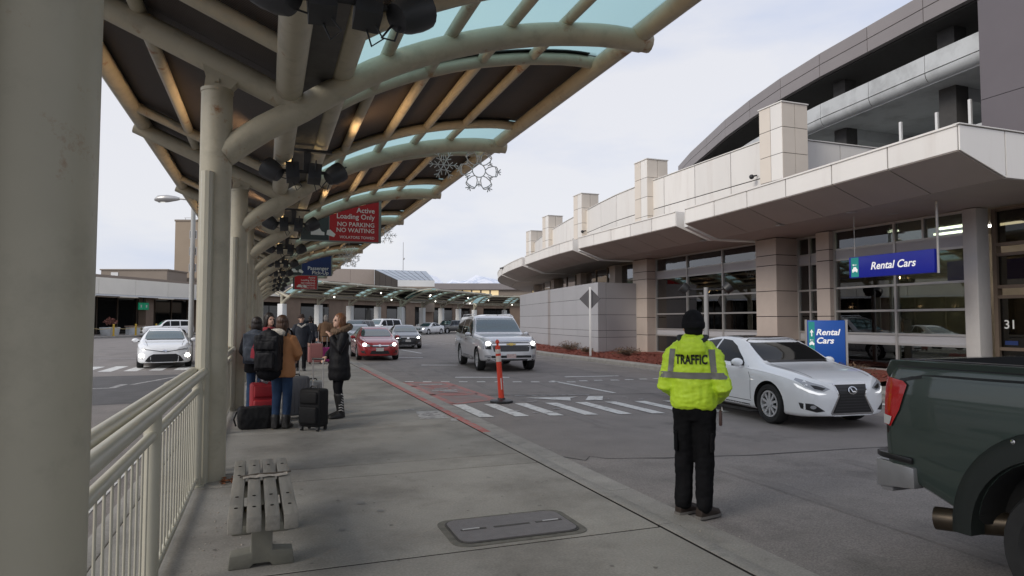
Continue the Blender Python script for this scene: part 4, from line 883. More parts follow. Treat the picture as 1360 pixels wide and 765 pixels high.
mb = MB(); vs = [G.p(a * .55, b * .55, .15) for a, b in ((-1, -1), (1, -1), (1, 1), (-1, 1))] + [G.p(a * .66, b * .66, 1.0) for a, b in ((-1, -1), (1, -1), (1, 1), (-1, 1))]; mb.add(vs, [(0, 3, 2, 1), (4, 5, 6, 7), (0, 1, 5, 4), (1, 2, 6, 5), (2, 3, 7, 6), (3, 0, 4, 7)]); mb.build('pot', m_gconc, pt, bev=.04)
mb = MB()
for i in range(260):
    a = random.uniform(0, 6.3); e = random.uniform(.5, 1.5); q = random.uniform(.5, 1); p = V((math.cos(a) * math.cos(e) * .75 * q, math.sin(a) * math.cos(e) * .75 * q, 1.0 + math.sin(e) * 1.0 * q)); s = .09; u = V((random.uniform(-1, 1), random.uniform(-1, 1), random.uniform(-1, 1))) * s; w_ = V((random.uniform(-1, 1), random.uniform(-1, 1), random.uniform(-1, 1))) * s
    mb.add([p - u, p + w_, p + u, p - w_], [(0, 1, 2, 3)])
mb.build('foliage', mat('red_shrub', (.2, .08, .06), .9, var=.3, scale=8), pt, smooth=0, fix=False)
lw = thing('low_wall', 'low pale wall with a brown cap behind the yellow chain posts', 'wall'); G = Frame(lw, F.o + F.p(5.5, .8, 0), (.53, .85)); G.box('wall', -2.4, 2.4, -.25, .25, .15, .95, m_gconc); G.box('cap', -2.5, 2.5, -.3, .3, .955, 1.12, m_brick)
bs = thing('pavement_sign', 'small blue and white post sign at the far left pavement', 'sign', tuple(F.o + F.p(-4.4, 2.4, .15))); mb = MB(); mb.box((-.12, -.05, 0), (.12, .05, 3.0)); mb.build('post', m_dwhite, bs); mb = MB(); mb.box((-.45, -.07, 2.1), (.45, .07, 3.05)); mb.build('panel', mat('pale_blue', (.1, .25, .5), .5), bs); mb = MB(); mb.box((-.45, -.075, 1.85), (.45, .075, 2.09)); mb.build('panel', m_dwhite, bs)
# brown tower and roof behind the left terminal
bt = thing('brown_tower', 'tall tan brown building rising behind the left terminal', 'building'); G = Frame(bt, (-20.2, 167.4), (.94, -.345))
G.box('wall', 0, 22, -14, 0, 0, 24.2, mat('tower_brown', (.34, .27, .2), .8, var=.05, scale=.2)); G.box('roof_edge', -.15, 22.15, -14.1, .12, 24.2, 24.6, m_brown); G.box('roof_rail', .6, 20, -3, -2.9, 25.4, 25.5, m_alu)
for q in (.8, 5, 10, 15): G.box('rail_post', q, q + .1, -3, -2.9, 24.6, 25.4, m_alu)
for z in (20.2, 16.4, 12.6, 8.8):
    for u in (3.3, 6.6, 9.9, 13.2, 16.5): wi = G.box('window', u, u + 1.7, -.02, .04, z, z + 1.9, m_alu); G.box('pane', u + .12, u + 1.58, .041, .05, z + .12, z + 1.78, m_dglass, wi)
rb = thing('brown_roof_block', 'low brown roof block left of the tan tower', 'building'); G = Frame(rb, (-31, 150), (.94, -.345)); G.box('wall', 0, 13, -8, 0, 0, 11.5, m_brown); G.box('vent', 2, 3.4, .01, .1, 10.2, 11.1, m_dwhite); G.box('roof_edge', -.2, 13.2, -8.1, .15, 11.5, 11.75, m_brown); G.box('wall', -22, 30, -14, -9, 0, 10.6, m_brown)
# street lamp left
sl_ = thing('street_lamp', 'grey cobra head street lamp beyond the left railing', 'lamp', (-3.02, 30.6, 0), math.radians(161))
mb = MB(); mb.tube([(0, 0, -.02), (0, 0, 7.3)], [.11, .085], 12); mb.build('pole', mat('lamp_pole', (.42, .42, .4), .5, var=.04), sl_); mb = MB(); mb.tube([(0, 0, 6.75), (.5, 0, 6.82), (.75, 0, 6.82)], .035, 8); mb.build('arm', m_alu, sl_)
mb = MB(); mb.tube([(.6, 0, 6.82), (.75, 0, 6.83), (1.1, 0, 6.83), (1.45, 0, 6.81), (1.62, 0, 6.78)], [.07, .12, .19, .18, .06], 12, sy=.85); hd = mb.build('lamp_head', m_alu, sl_); mb = MB(); mb.ball((1.3, 0, 6.72), (.26, .11, .06)); mb.build('lens', mat('lamp_lens', (.8, .8, .75), .3, emit=(1, .98, .9), estr=.6), hd)
# far terminal behind the far canopies
ft = thing('far_terminal', 'far terminal front with brown walls and dark glass behind the far canopies', 'building', (0, 80, 0)); fo_ = V((0, 80, 0))
W = [(-3.5, 76), (9, 88.5), (23, 103), (33, 111), (62, 109)]
for (x0, y0), (x1, y1) in zip(W, W[1:]):
    a, b = V((x0, y0, 0)), V((x1, y1, 0)); d = (b - a); Ln = d.length; d.normalize(); k = int(Ln / 2.4)
    pt_ = lambda s, z, n=0.: a + d * s + V((d.y, -d.x, 0)) * n + V((0, 0, z)) - fo_
    for i in range(k):
        s0, s1 = i * Ln / k, (i + 1) * Ln / k
        if i % 3 == 0: qpanel('wall_panel', [pt_(s0, 0), pt_(s1, 0), pt_(s1, 4.4), pt_(s0, 4.4)], .3, m_brick, ft)
        else:
            wi = qpanel('window', [pt_(s0, 0.1), pt_(s1, .1), pt_(s1, 3.4), pt_(s0, 3.4)], .1, m_dglass, ft, gap=.06); qpanel('frame', [pt_(s0, 3.4), pt_(s1, 3.4), pt_(s1, 3.7), pt_(s0, 3.7)], .15, m_strip if i % 3 == 1 else m_alu, wi, gap=.05)
            qpanel('wall_panel', [pt_(s0, 3.75), pt_(s1, 3.75), pt_(s1, 4.4), pt_(s0, 4.4)], .2, m_brick, ft)
    qpanel('fascia', [pt_(-.1, 4.42, .5), pt_(Ln + .1, 4.42, .5), pt_(Ln + .1, 5.6, .5), pt_(-.1, 5.6, .5)], 1.5, m_cream, ft, gap=0)
    qpanel('core', [pt_(0, 0, -.35), pt_(Ln, 0, -.35), pt_(Ln, 5.5, -.35), pt_(0, 5.5, -.35)], 4., m_joint, ft, gap=0)
up = thing('skylight_hall', 'tan upper hall with a sloping blue glass skylight above the far canopies', 'building', (10, 105, 0)); uo = V((10, 105, 0))
def px3(px, d, z):                                             # point at a camera depth, used once to size the far hall
    y_ = math.radians(YAW); fwd = V((math.sin(y_), math.cos(y_), 0)); rgt = V((math.cos(y_), -math.sin(y_), 0)); p = fwd * d + rgt * ((px - 680) / F_PX * d); p.z = z; return p
a, b, c = px3(400, 112, 0), px3(497, 116, 0), px3(566, 116, 0); zt, zb_ = 10.6, 8.0
for q0, q1 in ((a, a.lerp(b, .33)), (a.lerp(b, .33), a.lerp(b, .66)), (a.lerp(b, .66), b)):
    qpanel('wall_panel', [q0 + V((0, 0, 4)) - uo, q1 + V((0, 0, 4)) - uo, q1 + V((0, 0, zt)) - uo, q0 + V((0, 0, zt)) - uo], .4, mat('tan_hall', (.42, .35, .3), .8, var=.04, rnd=.02), up)
m_sky = mat('skylight_pane', (.1, .14, .18), .12, spec=.9, var=.1, scale=.5, rnd=.12)
e0, e1 = px3(528, 104, zb_), px3(577, 105, zb_); t0, t1 = b + V((0, 0, zt)), c + V((0, 0, zt - .3))
for i in range(8):
    for j in range(3):
        f_ = lambda s, t: t0.lerp(t1, s).lerp(e0.lerp(e1, s), t) - uo
        qpanel('pane', [f_(i / 8, (j + 1) / 3), f_((i + 1) / 8, (j + 1) / 3), f_((i + 1) / 8, j / 3), f_(i / 8, j / 3)], .05, m_sky, up, gap=.06)
mb = MB(); mb.add([p - uo for p in (t0 - V((0, 0, .06)), t1 - V((0, 0, .06)), e1 - V((0, 0, .06)), e0 - V((0, 0, .06)))], [(0, 1, 2, 3)]); mb.build('skylight_frame', m_sb, up, smooth=0)
g0 = px3(500, 108, 4.5)
for i in range(4):
    s0, s1 = i / 4, (i + 1) / 4; qpanel('pane', [b.lerp(e0, s0) * 1 + V((0, 0, 5.5 - b.lerp(e0, s0).z)) - uo, b.lerp(e0, s1) + V((0, 0, 5.5 - b.lerp(e0, s1).z)) - uo, t0.lerp(e0, s1) - uo, t0.lerp(e0, s0) - uo], .05, m_dglass, up, gap=.05)
qpanel('fascia', [e0 - V((0, 0, 1)) - uo, e1 - V((0, 0, 1)) - uo, e1 - uo, e0 - uo], .5, m_dwhite, up, gap=0)
mb = MB(); mb.add([V((p.x, p.y, z)) - uo for z in (3, 7.0) for p in (e0, e1, c, b)], [(0, 1, 2, 3), (4, 5, 6, 7), (0, 1, 5, 4), (1, 2, 6, 5), (2, 3, 7, 6), (3, 0, 4, 7)]); mb.build('core', m_brown, up, smooth=0)
lr = thing('low_far_roof', 'long low far building with a strip of warm lit windows under the mountains', 'building'); G = Frame(lr, px3(560, 150, 0)[:2], (.94, -.345)); G.box('wall', 0, 30, -10, 0, 0, 8.6, m_brown); G.box('roof', -.5, 30.5, -10.5, .6, 8.6, 10.0, m_gbrown)
for i in range(8): G.box('window', 1 + i * 2.1, 2.7 + i * 2.1, .01, .08, 7.2, 8.4, mat('lit_window', (.6, .5, .3), .5, emit=(1, .75, .4), estr=.5))
am = thing('antenna_mast', 'thin radio mast above the skylight roof', 'mast', tuple(px3(535, 240, 0))); mb = MB(); mb.tube([(0, 0, 0), (0, 0, 30)], [.22, .09], 6); mb.build('mast', m_alu, am)
for z in (24, 15): mb = MB(); mb.ball((.25, 0, z), .35); mb.build('antenna', m_alu, am)
# mountains: snow over rock, with distance haze put into the pale blue colours
m_hazysnow = mat('hazy_snow_rock', (.76, .78, .84), .9, var=.04, scale=.004, col2=(.42, .49, .62), lo=.46, hi=.62, scale2=.009, bump=.0)
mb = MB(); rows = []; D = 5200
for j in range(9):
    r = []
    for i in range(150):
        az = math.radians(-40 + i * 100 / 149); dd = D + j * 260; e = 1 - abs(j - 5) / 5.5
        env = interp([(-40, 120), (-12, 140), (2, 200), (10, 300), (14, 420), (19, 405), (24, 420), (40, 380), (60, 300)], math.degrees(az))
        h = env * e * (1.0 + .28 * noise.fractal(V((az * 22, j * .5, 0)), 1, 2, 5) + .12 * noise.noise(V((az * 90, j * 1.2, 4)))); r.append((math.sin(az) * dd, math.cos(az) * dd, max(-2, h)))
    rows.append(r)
mb.grid(rows); tag(mb.build('mountains', m_hazysnow, smooth=25), kind='structure')
# ------------------------------------------------------------------ vehicles
m_tyre = mat('tyre', (.018, .018, .018), .8, var=.2, scale=12); m_rim = mat('alloy', (.55, .55, .56), .3, metal=.25); m_well = mat('wheel_well', (.012, .012, .012), .9)
m_cglass = mat('car_glass', (.006, .008, .009), .03, spec=.18); m_wshield = mat('windscreen', (.03, .07, .075), .03, spec=1., coat=1.)
m_trim = mat('car_black', (.012, .012, .013), .35); m_chrome = mat('chrome', (.62, .62, .63), .12, metal=1.); m_hl = mat('headlight_glass', (.35, .36, .38), .08, spec=.8, coat=.6); m_seamline = mat('panel_gap', (.01, .01, .01), .8)
m_hlon = mat('headlight_on', (.9, .9, .9), .2, emit=(1, .96, .88), estr=14); m_tail = mat('tail_red', (.48, .012, .014), .15, coat=.8); m_tailw = mat('tail_clear', (.6, .6, .58), .15, coat=.6); m_plate = mat('number_plate', (.6, .58, .55), .5, var=.12, scale=20); m_gold = mat('badge_gold', (.55, .4, .12), .3, metal=.6)
def paint(name, c, metal=.25, rough=.3): return mat(name, c, rough, metal=metal, coat=1., spec=.5, var=.02, scale=3)
def decal(bvh, parent, name, poly, axis, sgn, m, off=.004, res=.08, mirror=False):
    if mirror: decal(bvh, parent, name, [(-a, b) if axis == 'x' else (a, b) for a, b in poly], axis, sgn if axis != 'y' else -sgn, m, off, res)
    pts = []
    for i, p in enumerate(poly):
        q = poly[(i + 1) % len(poly)]; d = math.hypot(q[0] - p[0], q[1] - p[1]); k = max(1, int(d / res))
        pts += [(p[0] + (q[0] - p[0]) * t / k, p[1] + (q[1] - p[1]) * t / k) for t in range(k)]
    n = len(pts); xs = [p[0] for p in pts]; ys = [p[1] for p in pts]
    gx_ = min(xs) + res / 2
    inner = []
    while gx_ < max(xs):
        gy_ = min(ys) + res / 2
        while gy_ < max(ys): inner.append((gx_, gy_)); gy_ += res
        gx_ += res
    vs, es, fs, *_ = delaunay_2d_cdt([V(p) for p in pts + inner], [], [list(range(n))], 1, 1e-4)
    out = []
    for p in vs:
        if axis == 'x': o, d = V((6 * sgn, p.x, p.y)), V((-sgn, 0, 0))
        elif axis == 'y': o, d = V((p.x, 4 * sgn, p.y)), V((0, -sgn, 0))
        else: o, d = V((p.x, p.y, 5 * sgn)), V((0, 0, -sgn))
        h, nn, _i, _d = bvh.ray_cast(o, d)
        if h is None: out.append(None)
        else:
            if nn.dot(d) > 0: nn = -nn
            out.append(h + (nn * .7 - d * .3) * off)
    mb = MB(); ix = {}; vv = []
    for i, p in enumerate(out):
        if p is not None: ix[i] = len(vv); vv.append(p)
    ff = [tuple(ix[i] for i in f) for f in fs if all(i in ix for i in f)]
    if not ff: return None
    mb.add(vv, ff); return mb.build(name, m, parent, smooth=50)
WHEELS = {}
def wheel(parent, x, y, r, wd, spokes=10, steel=False):
    key = (r, wd, spokes)
    if key not in WHEELS:
        Mx = Matrix.Rotation(-PI / 2, 4, 'X')                       # lathe axis -> +y
        mb = MB(); h = wd / 2; rr = r * .68
        mb.lathe([(rr, -h * .8), (rr + .02, -h), (r * .93, -h), (r * .985, -h * .75), (r, -h * .5), (r, h * .5), (r * .985, h * .75), (r * .93, h), (rr + .02, h), (rr, h * .8)], 36, 0, Mx, False)
        t = mb.mesh('wheel', m_tyre, smooth=40)
        mb = MB(); mb.lathe([(rr - .005, h * .2), (rr - .005, h * .86), (rr - .03, h * .86), (rr - .04, h * .3)], 36, 0, Mx, False); mb.lathe([(.001, h * .25), (rr - .03, h * .2)], 24, 1, Mx)
        for k in range(spokes):
            a = 2 * PI * k / spokes; M_ = Matrix.Rotation(a, 4, 'Y')
            mb.box((-.02 - .04 * (10 / max(spokes, 5) - 1), h * .55, .03), (.02 + .04 * (10 / max(spokes, 5) - 1), h * .78, rr - .02), 0, M_)
        mb.lathe([(.06, h * .4), (.06, h * .84), (.001, h * .88)], 16, 0, Mx)
        WHEELS[key] = (t, mb.mesh('rim', [m_rim, m_well], smooth=40))
    t, ri = WHEELS[key]
    wo = obj('wheel', t, parent, (x, y, r), (0, 0, 0 if y > 0 else PI)); obj('rim', ri, wo); return wo
def loft_body(C, seg=3):
    xs = sorted(set([p[0] for k in ('top', 'wid') for p in C[k]] + [-C['L'] / 2 + C['L'] * i / 54 for i in range(55)]))
    rows = []
    for x in xs:
        zt, zb, w_, wu, bl = (interp(C[k], x) for k in ('top', 'bot', 'wid', 'upw', 'belt'))
        bl = min(bl, zt - .015); wu = min(wu, w_ * .985); h = bl - zb
        pr = [(0, zb), (w_ * .8, zb), (w_ * .95, zb + .03), (w_ * .985, zb + .10 * min(1, h / .5)), (w_, zb + h * .45), (w_ * .995, zb + h * .75), (w_ * .975, bl - .02), (w_ * .955, bl),
              ((w_ * .955 + wu) / 2 + .015 * min(1, (zt - bl) / .3), bl + (zt - bl) * .5), (wu, zt - (zt - bl) * .09), (wu * .93, zt - (zt - bl) * .03 - .004), (wu * .6, zt - .003), (0, zt)]
        half = catmull([(0, a, b) for a, b in pr], seg); 
        ring = [V((x, p.y, p.z)) for p in half] + [V((x, -p.y, p.z)) for p in half[-2:0:-1]]
        rows.append(ring)
    return rows
def boolean(o, cut, mode='DIFFERENCE'):
    md = o.modifiers.new('b', 'BOOLEAN'); md.object = cut; md.operation = mode; md.solver = 'EXACT'
    me = evalmesh(o, cut); o.modifiers.clear(); o.data = me; bpy.data.objects.remove(cut); return me
def make_car(C, name, label, loc, head, cat='car', group='cars on the road'):
    t = thing(name, label, cat, loc, head, group); mp = C['paint']
    mb = MB(); mb.grid(loft_body(C), close_u=True, caps=True); bo = mb.build('body', [mp, m_well], None, smooth=0)
    L_, W_, r = C['L'], C['W'], C['r']; xf, xr = C['xf'], C['xr']; wy = W_ / 2 - C.get('ww', .215) / 2 - .015
    cut = MB()
    for x in (xf, xr):
        for s in (-1, 1):
            cut.lathe([(r * C.get('arch', 1.13), -.3), (r * C.get('arch', 1.13), .3)], 32, 0, Matrix.Translation((x, s * (W_ / 2 + .03), r + .01)) @ Matrix.Rotation(PI / 2, 4, 'X'))
    if 'bed' in C: a, b, c, d, e = C['bed']; cut.box((a, -c, d), (b, c, e))
    cb = cut.build('cut', [m_well], None)
    cb.data.materials.clear(); cb.data.materials.append(m_well)
    me = boolean(bo, cb); bo.parent = t
    me.polygons.foreach_set('use_smooth', [True] * len(me.polygons)); me.set_sharp_from_angle(angle=math.radians(32))
    bvh = BVHTree.FromPolygons([v.co.copy() for v in me.vertices], [tuple(p.vertices) for p in me.polygons])
    for x in (xf, xr):
        for s in (-1, 1): wheel(t, x, s * wy, r, C.get('ww', .215), C.get('spokes', 10))
    D = lambda *a, **k: decal(bvh, t, *a, **k)
    for nm, poly, ax, sg, m, kw in C['decals']: D(nm, poly, ax, sg, m, **kw)
    # headlamps that are on
    for (y, z, rr) in C.get('lamps', []):
        for s in (-1, 1):
            pl = [(s * y + rr * math.cos(2 * PI * i / 12), z + rr * .8 * math.sin(2 * PI * i / 12)) for i in range(12)]; D('headlight_bulb', pl, 'x', 1, m_hlon, off=.016, res=.05)
    mz, mx_ = C['mirror']                                             # door mirrors
    for s in (-1, 1):
        mb = MB(); mb.ball((0, 0, 0), (.07, .115, .075), 0, 14, 10); mo = mb.build('mirror', mp, t, (mx_, s * (W_ / 2 + .075), mz)); 
        b2 = MB(); b2.box((-.03, -.13, -.06), (.02, .1, -.02)) if s > 0 else b2.box((-.03, -.1, -.06), (.02, .13, -.02)); b2.build('mirror_arm', m_trim, mo)
        b2 = MB(); b2.ball((-.045, 0, .0), (.03, .1, .06), 0, 12, 8); b2.build('mirror_glass', m_cglass, mo)
    return t, bvh, D
def quad(a0, b0, a1, b1): return [(a0, b0), (a1, b0), (a1, b1), (a0, b1)]
def line(p, q, w_=.010):
    d = V((q[0] - p[0], q[1] - p[1])).normalized(); n = V((-d.y, d.x)) * w_ / 2; return [(p[0] + n.x, p[1] + n.y), (q[0] + n.x, q[1] + n.y), (q[0] - n.x, q[1] - n.y), (p[0] - n.x, p[1] - n.y)]
def poly_line(pts, w_=.010): return [line(a, b, w_) for a, b in zip(pts, pts[1:])]
def sedan(pnt, sc=1., front='camry', lamps=True):
    s = sc; C = dict(L=4.67 * s, W=1.81, paint=pnt, r=.33, xf=1.445 * s, xr=-1.355 * s)
    X = lambda pts: [(x * s, z) for x, z in pts]
    C['top'] = X([(-2.335, .82), (-2.29, .96), (-2.15, 1.03), (-1.75, 1.07), (-1.35, 1.19), (-.8, 1.37), (-.25, 1.43), (.1, 1.42), (.4, 1.355), (.75, 1.19), (1.1, 1.005), (1.25, .965), (1.8, .89), (2.1, .815), (2.25, .75), (2.31, .68), (2.335, .60)])
    C['belt'] = X([(-2.335, .78), (-2.1, .95), (-1.2, .975), (0, .93), (1.0, .885), (1.6, .835), (2.1, .73), (2.335, .5)])
    C['wid'] = X([(-2.335, .66), (-2.25, .76), (-2.0, .845), (-1.4, .89), (-.8, .9), (0, .902), (1, .905), (1.6, .895), (1.95, .85), (2.15, .76), (2.27, .63), (2.335, .44)])
    C['bot'] = X([(-2.335, .40), (-2.1, .26), (-1, .2), (1.2, .19), (2.0, .19), (2.335, .22)])
    C['upw'] = X([(-2.335, .6), (-2.0, .74), (-1.6, .70), (-1.0, .6), (-.3, .555), (.1, .56), (.5, .61), (.9, .69), (1.2, .74), (1.8, .70), (2.1, .62), (2.335, .36)])
    C['mirror'] = (.98, .72 * s)
    d = C['decals'] = []
    def A(nm, poly, ax, sg, m, **kw): d.append((nm, poly, ax, sg, m, kw))
    sx = lambda pts: [(x * s, z) for x, z in pts]
    A('windscreen', [(-.66, 1.02), (.66, 1.02), (.635, 1.15), (.55, 1.345), (.45, 1.375), (-.45, 1.375), (-.55, 1.345), (-.635, 1.15)], 'x', 1, m_cglass if front == 'lexus' else m_wshield)
    A('rear_window', [(-.6, 1.1), (.6, 1.1), (.5, 1.34), (-.5, 1.34)], 'x', -1, m_cglass)
    A('side_window', sx([(-.28, .985), (.74, .955), (.62, 1.05), (.28, 1.25), (.02, 1.345), (-.28, 1.365)]), 'y', 1, m_cglass, mirror=True)
    A('side_window', sx([(-1.28, 1.03), (-.34, .985), (-.34, 1.365), (-.75, 1.325), (-1.05, 1.2)]), 'y', 1, m_cglass, mirror=True)
    for pl in poly_line(sx([(.98, .36), (.98, .72), (.86, .92)])) + poly_line(sx([(-.31, .32), (-.31, .96)])) + poly_line(sx([(-.98, .62), (-1.12, .8), (-1.2, 1.0)])) + poly_line(sx([(.98, .33), (-.85, .33)])): A('door_gap', pl, 'y', 1, m_seamline, mirror=True, off=.002)
    for x in (.02, -.95): A('door_handle', quad((x - .11) * s, .80, (x + .09) * s, .83), 'y', 1, m_chrome if front != 'lexus' else pnt, mirror=True, off=.02)
    A('sill', sx([(-.85, .22), (.95, .22), (.95, .27), (-.85, .27)]), 'y', 1, m_trim, mirror=True)
    A('tail_light', [(.45, .82), (.8, .8), (.82, .95), (.5, .96)], 'x', -1, m_tail, mirror=True); A('number_plate', quad(-.26, .72, .26, .86), 'x', -1, m_plate, off=.01)
    A('bumper_vent', quad(-.5, .36, .5, .46), 'x', -1, m_trim)
    for y in (-.64, .64): A('bonnet_gap', [(1.2 * s, y - .006), (2.1 * s, y * .86 - .006), (2.1 * s, y * .86 + .006), (1.2 * s, y + .006)], 'z', 1, m_seamline, off=.002)
    A('wiper_tray', [(1.02 * s, -.62), (1.13 * s, -.6), (1.13 * s, .6), (1.02 * s, .62)], 'z', 1, m_trim)
    if front == 'lexus':
        A('grille_surround', [(-.33, .725), (.33, .725), (.31, .68), (.26, .53), (.41, .27), (.39, .235), (-.39, .235), (-.41, .27), (-.26, .53), (-.31, .68)], 'x', 1, m_chrome, off=.004, res=.05)
        A('grille', [(-.30, .705), (.30, .705), (.235, .53), (.37, .265), (-.37, .265), (-.235, .53)], 'x', 1, m_trim, off=.008, res=.05)
        for i in range(9):
            z = .30 + i * .045; hw = interp([(.26, .35), (.53, .225), (.71, .28)], z); A('grille_bar', quad(-hw, z, hw, z + .012), 'x', 1, mat('grille_bar', (.06, .06, .065), .3, metal=.5), off=.013, res=.06)
        A('headlight', [(.40, .64), (.50, .70), (.62, .735), (.76, .80), (.80, .77), (.74, .68), (.62, .615), (.50, .60)], 'x', 1, m_hl, mirror=True, res=.05)
        A('headlight_core', [(.46, .65), (.58, .69), (.66, .70), (.62, .64), (.52, .62)], 'x', 1, m_trim, mirror=True, res=.05, off=.007)
        A('running_light', [(.46, .565), (.60, .585), (.74, .645), (.82, .72), (.80, .66), (.70, .585), (.58, .55)], 'x', 1, mat('running_light', (.8, .8, .8), .2, emit=(1, 1, 1), estr=.6), mirror=True, res=.05)
        A('lower_vent', [(.50, .30), (.62, .28), (.78, .33), (.80, .42), (.66, .41)], 'x', 1, m_trim, mirror=True, res=.05)
        A('fog_lamp', [(.66 + .035 * math.cos(i * PI / 4), .36 + .03 * math.sin(i * PI / 4)) for i in range(8)], 'x', 1, m_hl, mirror=True, off=.01)
        A('lip', quad(-.55, .195, .55, .215), 'x', 1, m_trim, off=.005)
        rg = [(.085 * math.cos(i * PI / 10), .615 + .06 * math.sin(i * PI / 10)) for i in range(20)]
        for i in range(20): p, q = rg[i], rg[(i + 1) % 20]; A('badge', [p, q, (q[0] * .78, .615 + (q[1] - .615) * .78), (p[0] * .78, .615 + (p[1] - .615) * .78)], 'x', 1, m_chrome, off=.022)
        A('badge', line((-.03, .65), (.0, .595), .016), 'x', 1, m_chrome, off=.022); A('badge', line((.0, .595), (.055, .595), .016), 'x', 1, m_chrome, off=.022)
        A('sunroof', [(-.75, -.44), (.2, -.46), (.26, 0), (.2, .46), (-.75, .44)], 'z', 1, mat('sunroof', (.01, .01, .011), .08, coat=1), off=.004)
    elif front == 'camry':
        A('grille', [(-.30, .66), (.30, .66), (.42, .70), (.44, .66), (.30, .575), (-.30, .575), (-.44, .66), (-.42, .70)], 'x', 1, m_trim); A('grille_bar', [(-.42, .665), (.42, .665), (.36, .625), (-.36, .625)], 'x', 1, m_chrome, off=.01)
        A('badge', [(.07 * math.cos(i * PI / 6), .645 + .045 * math.sin(i * PI / 6)) for i in range(12)], 'x', 1, m_chrome, off=.016)
        A('headlight', [(.40, .61), (.44, .69), (.60, .73), (.78, .80), (.82, .74), (.76, .63), (.60, .59)], 'x', 1, m_hl, mirror=True)
        A('lower_vent', [(-.42, .29), (.42, .29), (.34, .43), (-.34, .43)], 'x', 1, m_trim); A('fog_vent', [(.56, .3), (.74, .34), (.78, .44), (.64, .44)], 'x', 1, m_trim, mirror=True); A('number_plate', quad(-.16, .41, .16, .55), 'x', 1, m_plate, off=.014)
    elif front == 'accord':
        A('grille', [(-.34, .72), (.34, .72), (.44, .68), (.34, .56), (-.34, .56), (-.44, .68)], 'x', 1, m_trim); A('grille_bar', [(-.42, .715), (.42, .715), (.42, .69), (-.42, .69)], 'x', 1, m_chrome, off=.01); A('badge', quad(-.07, .6, .07, .69), 'x', 1, m_chrome, off=.012)
        A('headlight', [(.42, .62), (.46, .70), (.66, .74), (.80, .79), (.82, .72), (.70, .63)], 'x', 1, m_hl, mirror=True); A('lower_vent', [(-.5, .28), (.5, .28), (.42, .40), (-.42, .40)], 'x', 1, m_trim); A('fog_vent', [(.58, .3), (.76, .34), (.78, .42), (.62, .42)], 'x', 1, m_hl, mirror=True); A('number_plate', quad(-.16, .43, .16, .56), 'x', 1, m_plate, off=.014); A('chin_strip', quad(-.55, .23, .55, .255), 'x', 1, m_chrome)
    elif front == 'corolla':
        A('grille', [(-.36, .52), (.36, .52), (.50, .44), (.62, .27), (.52, .24), (-.52, .24), (-.62, .27), (-.50, .44)], 'x', 1, m_trim); A('upper_slit', [(-.62, .70), (-.1, .62), (.1, .62), (.62, .70), (.62, .675), (.1, .595), (-.1, .595), (-.62, .675)], 'x', 1, m_trim, off=.006)
        A('badge', [(.07 * math.cos(i * PI / 6), .63 + .045 * math.sin(i * PI / 6)) for i in range(12)], 'x', 1, m_chrome, off=.012); A('headlight', [(.54, .66), (.62, .715), (.80, .77), (.82, .70), (.70, .66)], 'x', 1, m_hl, mirror=True); A('side_vent', [(.68, .34), (.78, .36), (.78, .52), (.72, .50)], 'x', 1, m_trim, mirror=True)
    C['lamps'] = [(.62, .685, .075)] if lamps and front != 'corolla' else []
    if front == 'corolla' and lamps: C['lamps'] = [(.73, .46, .08)]
    return C
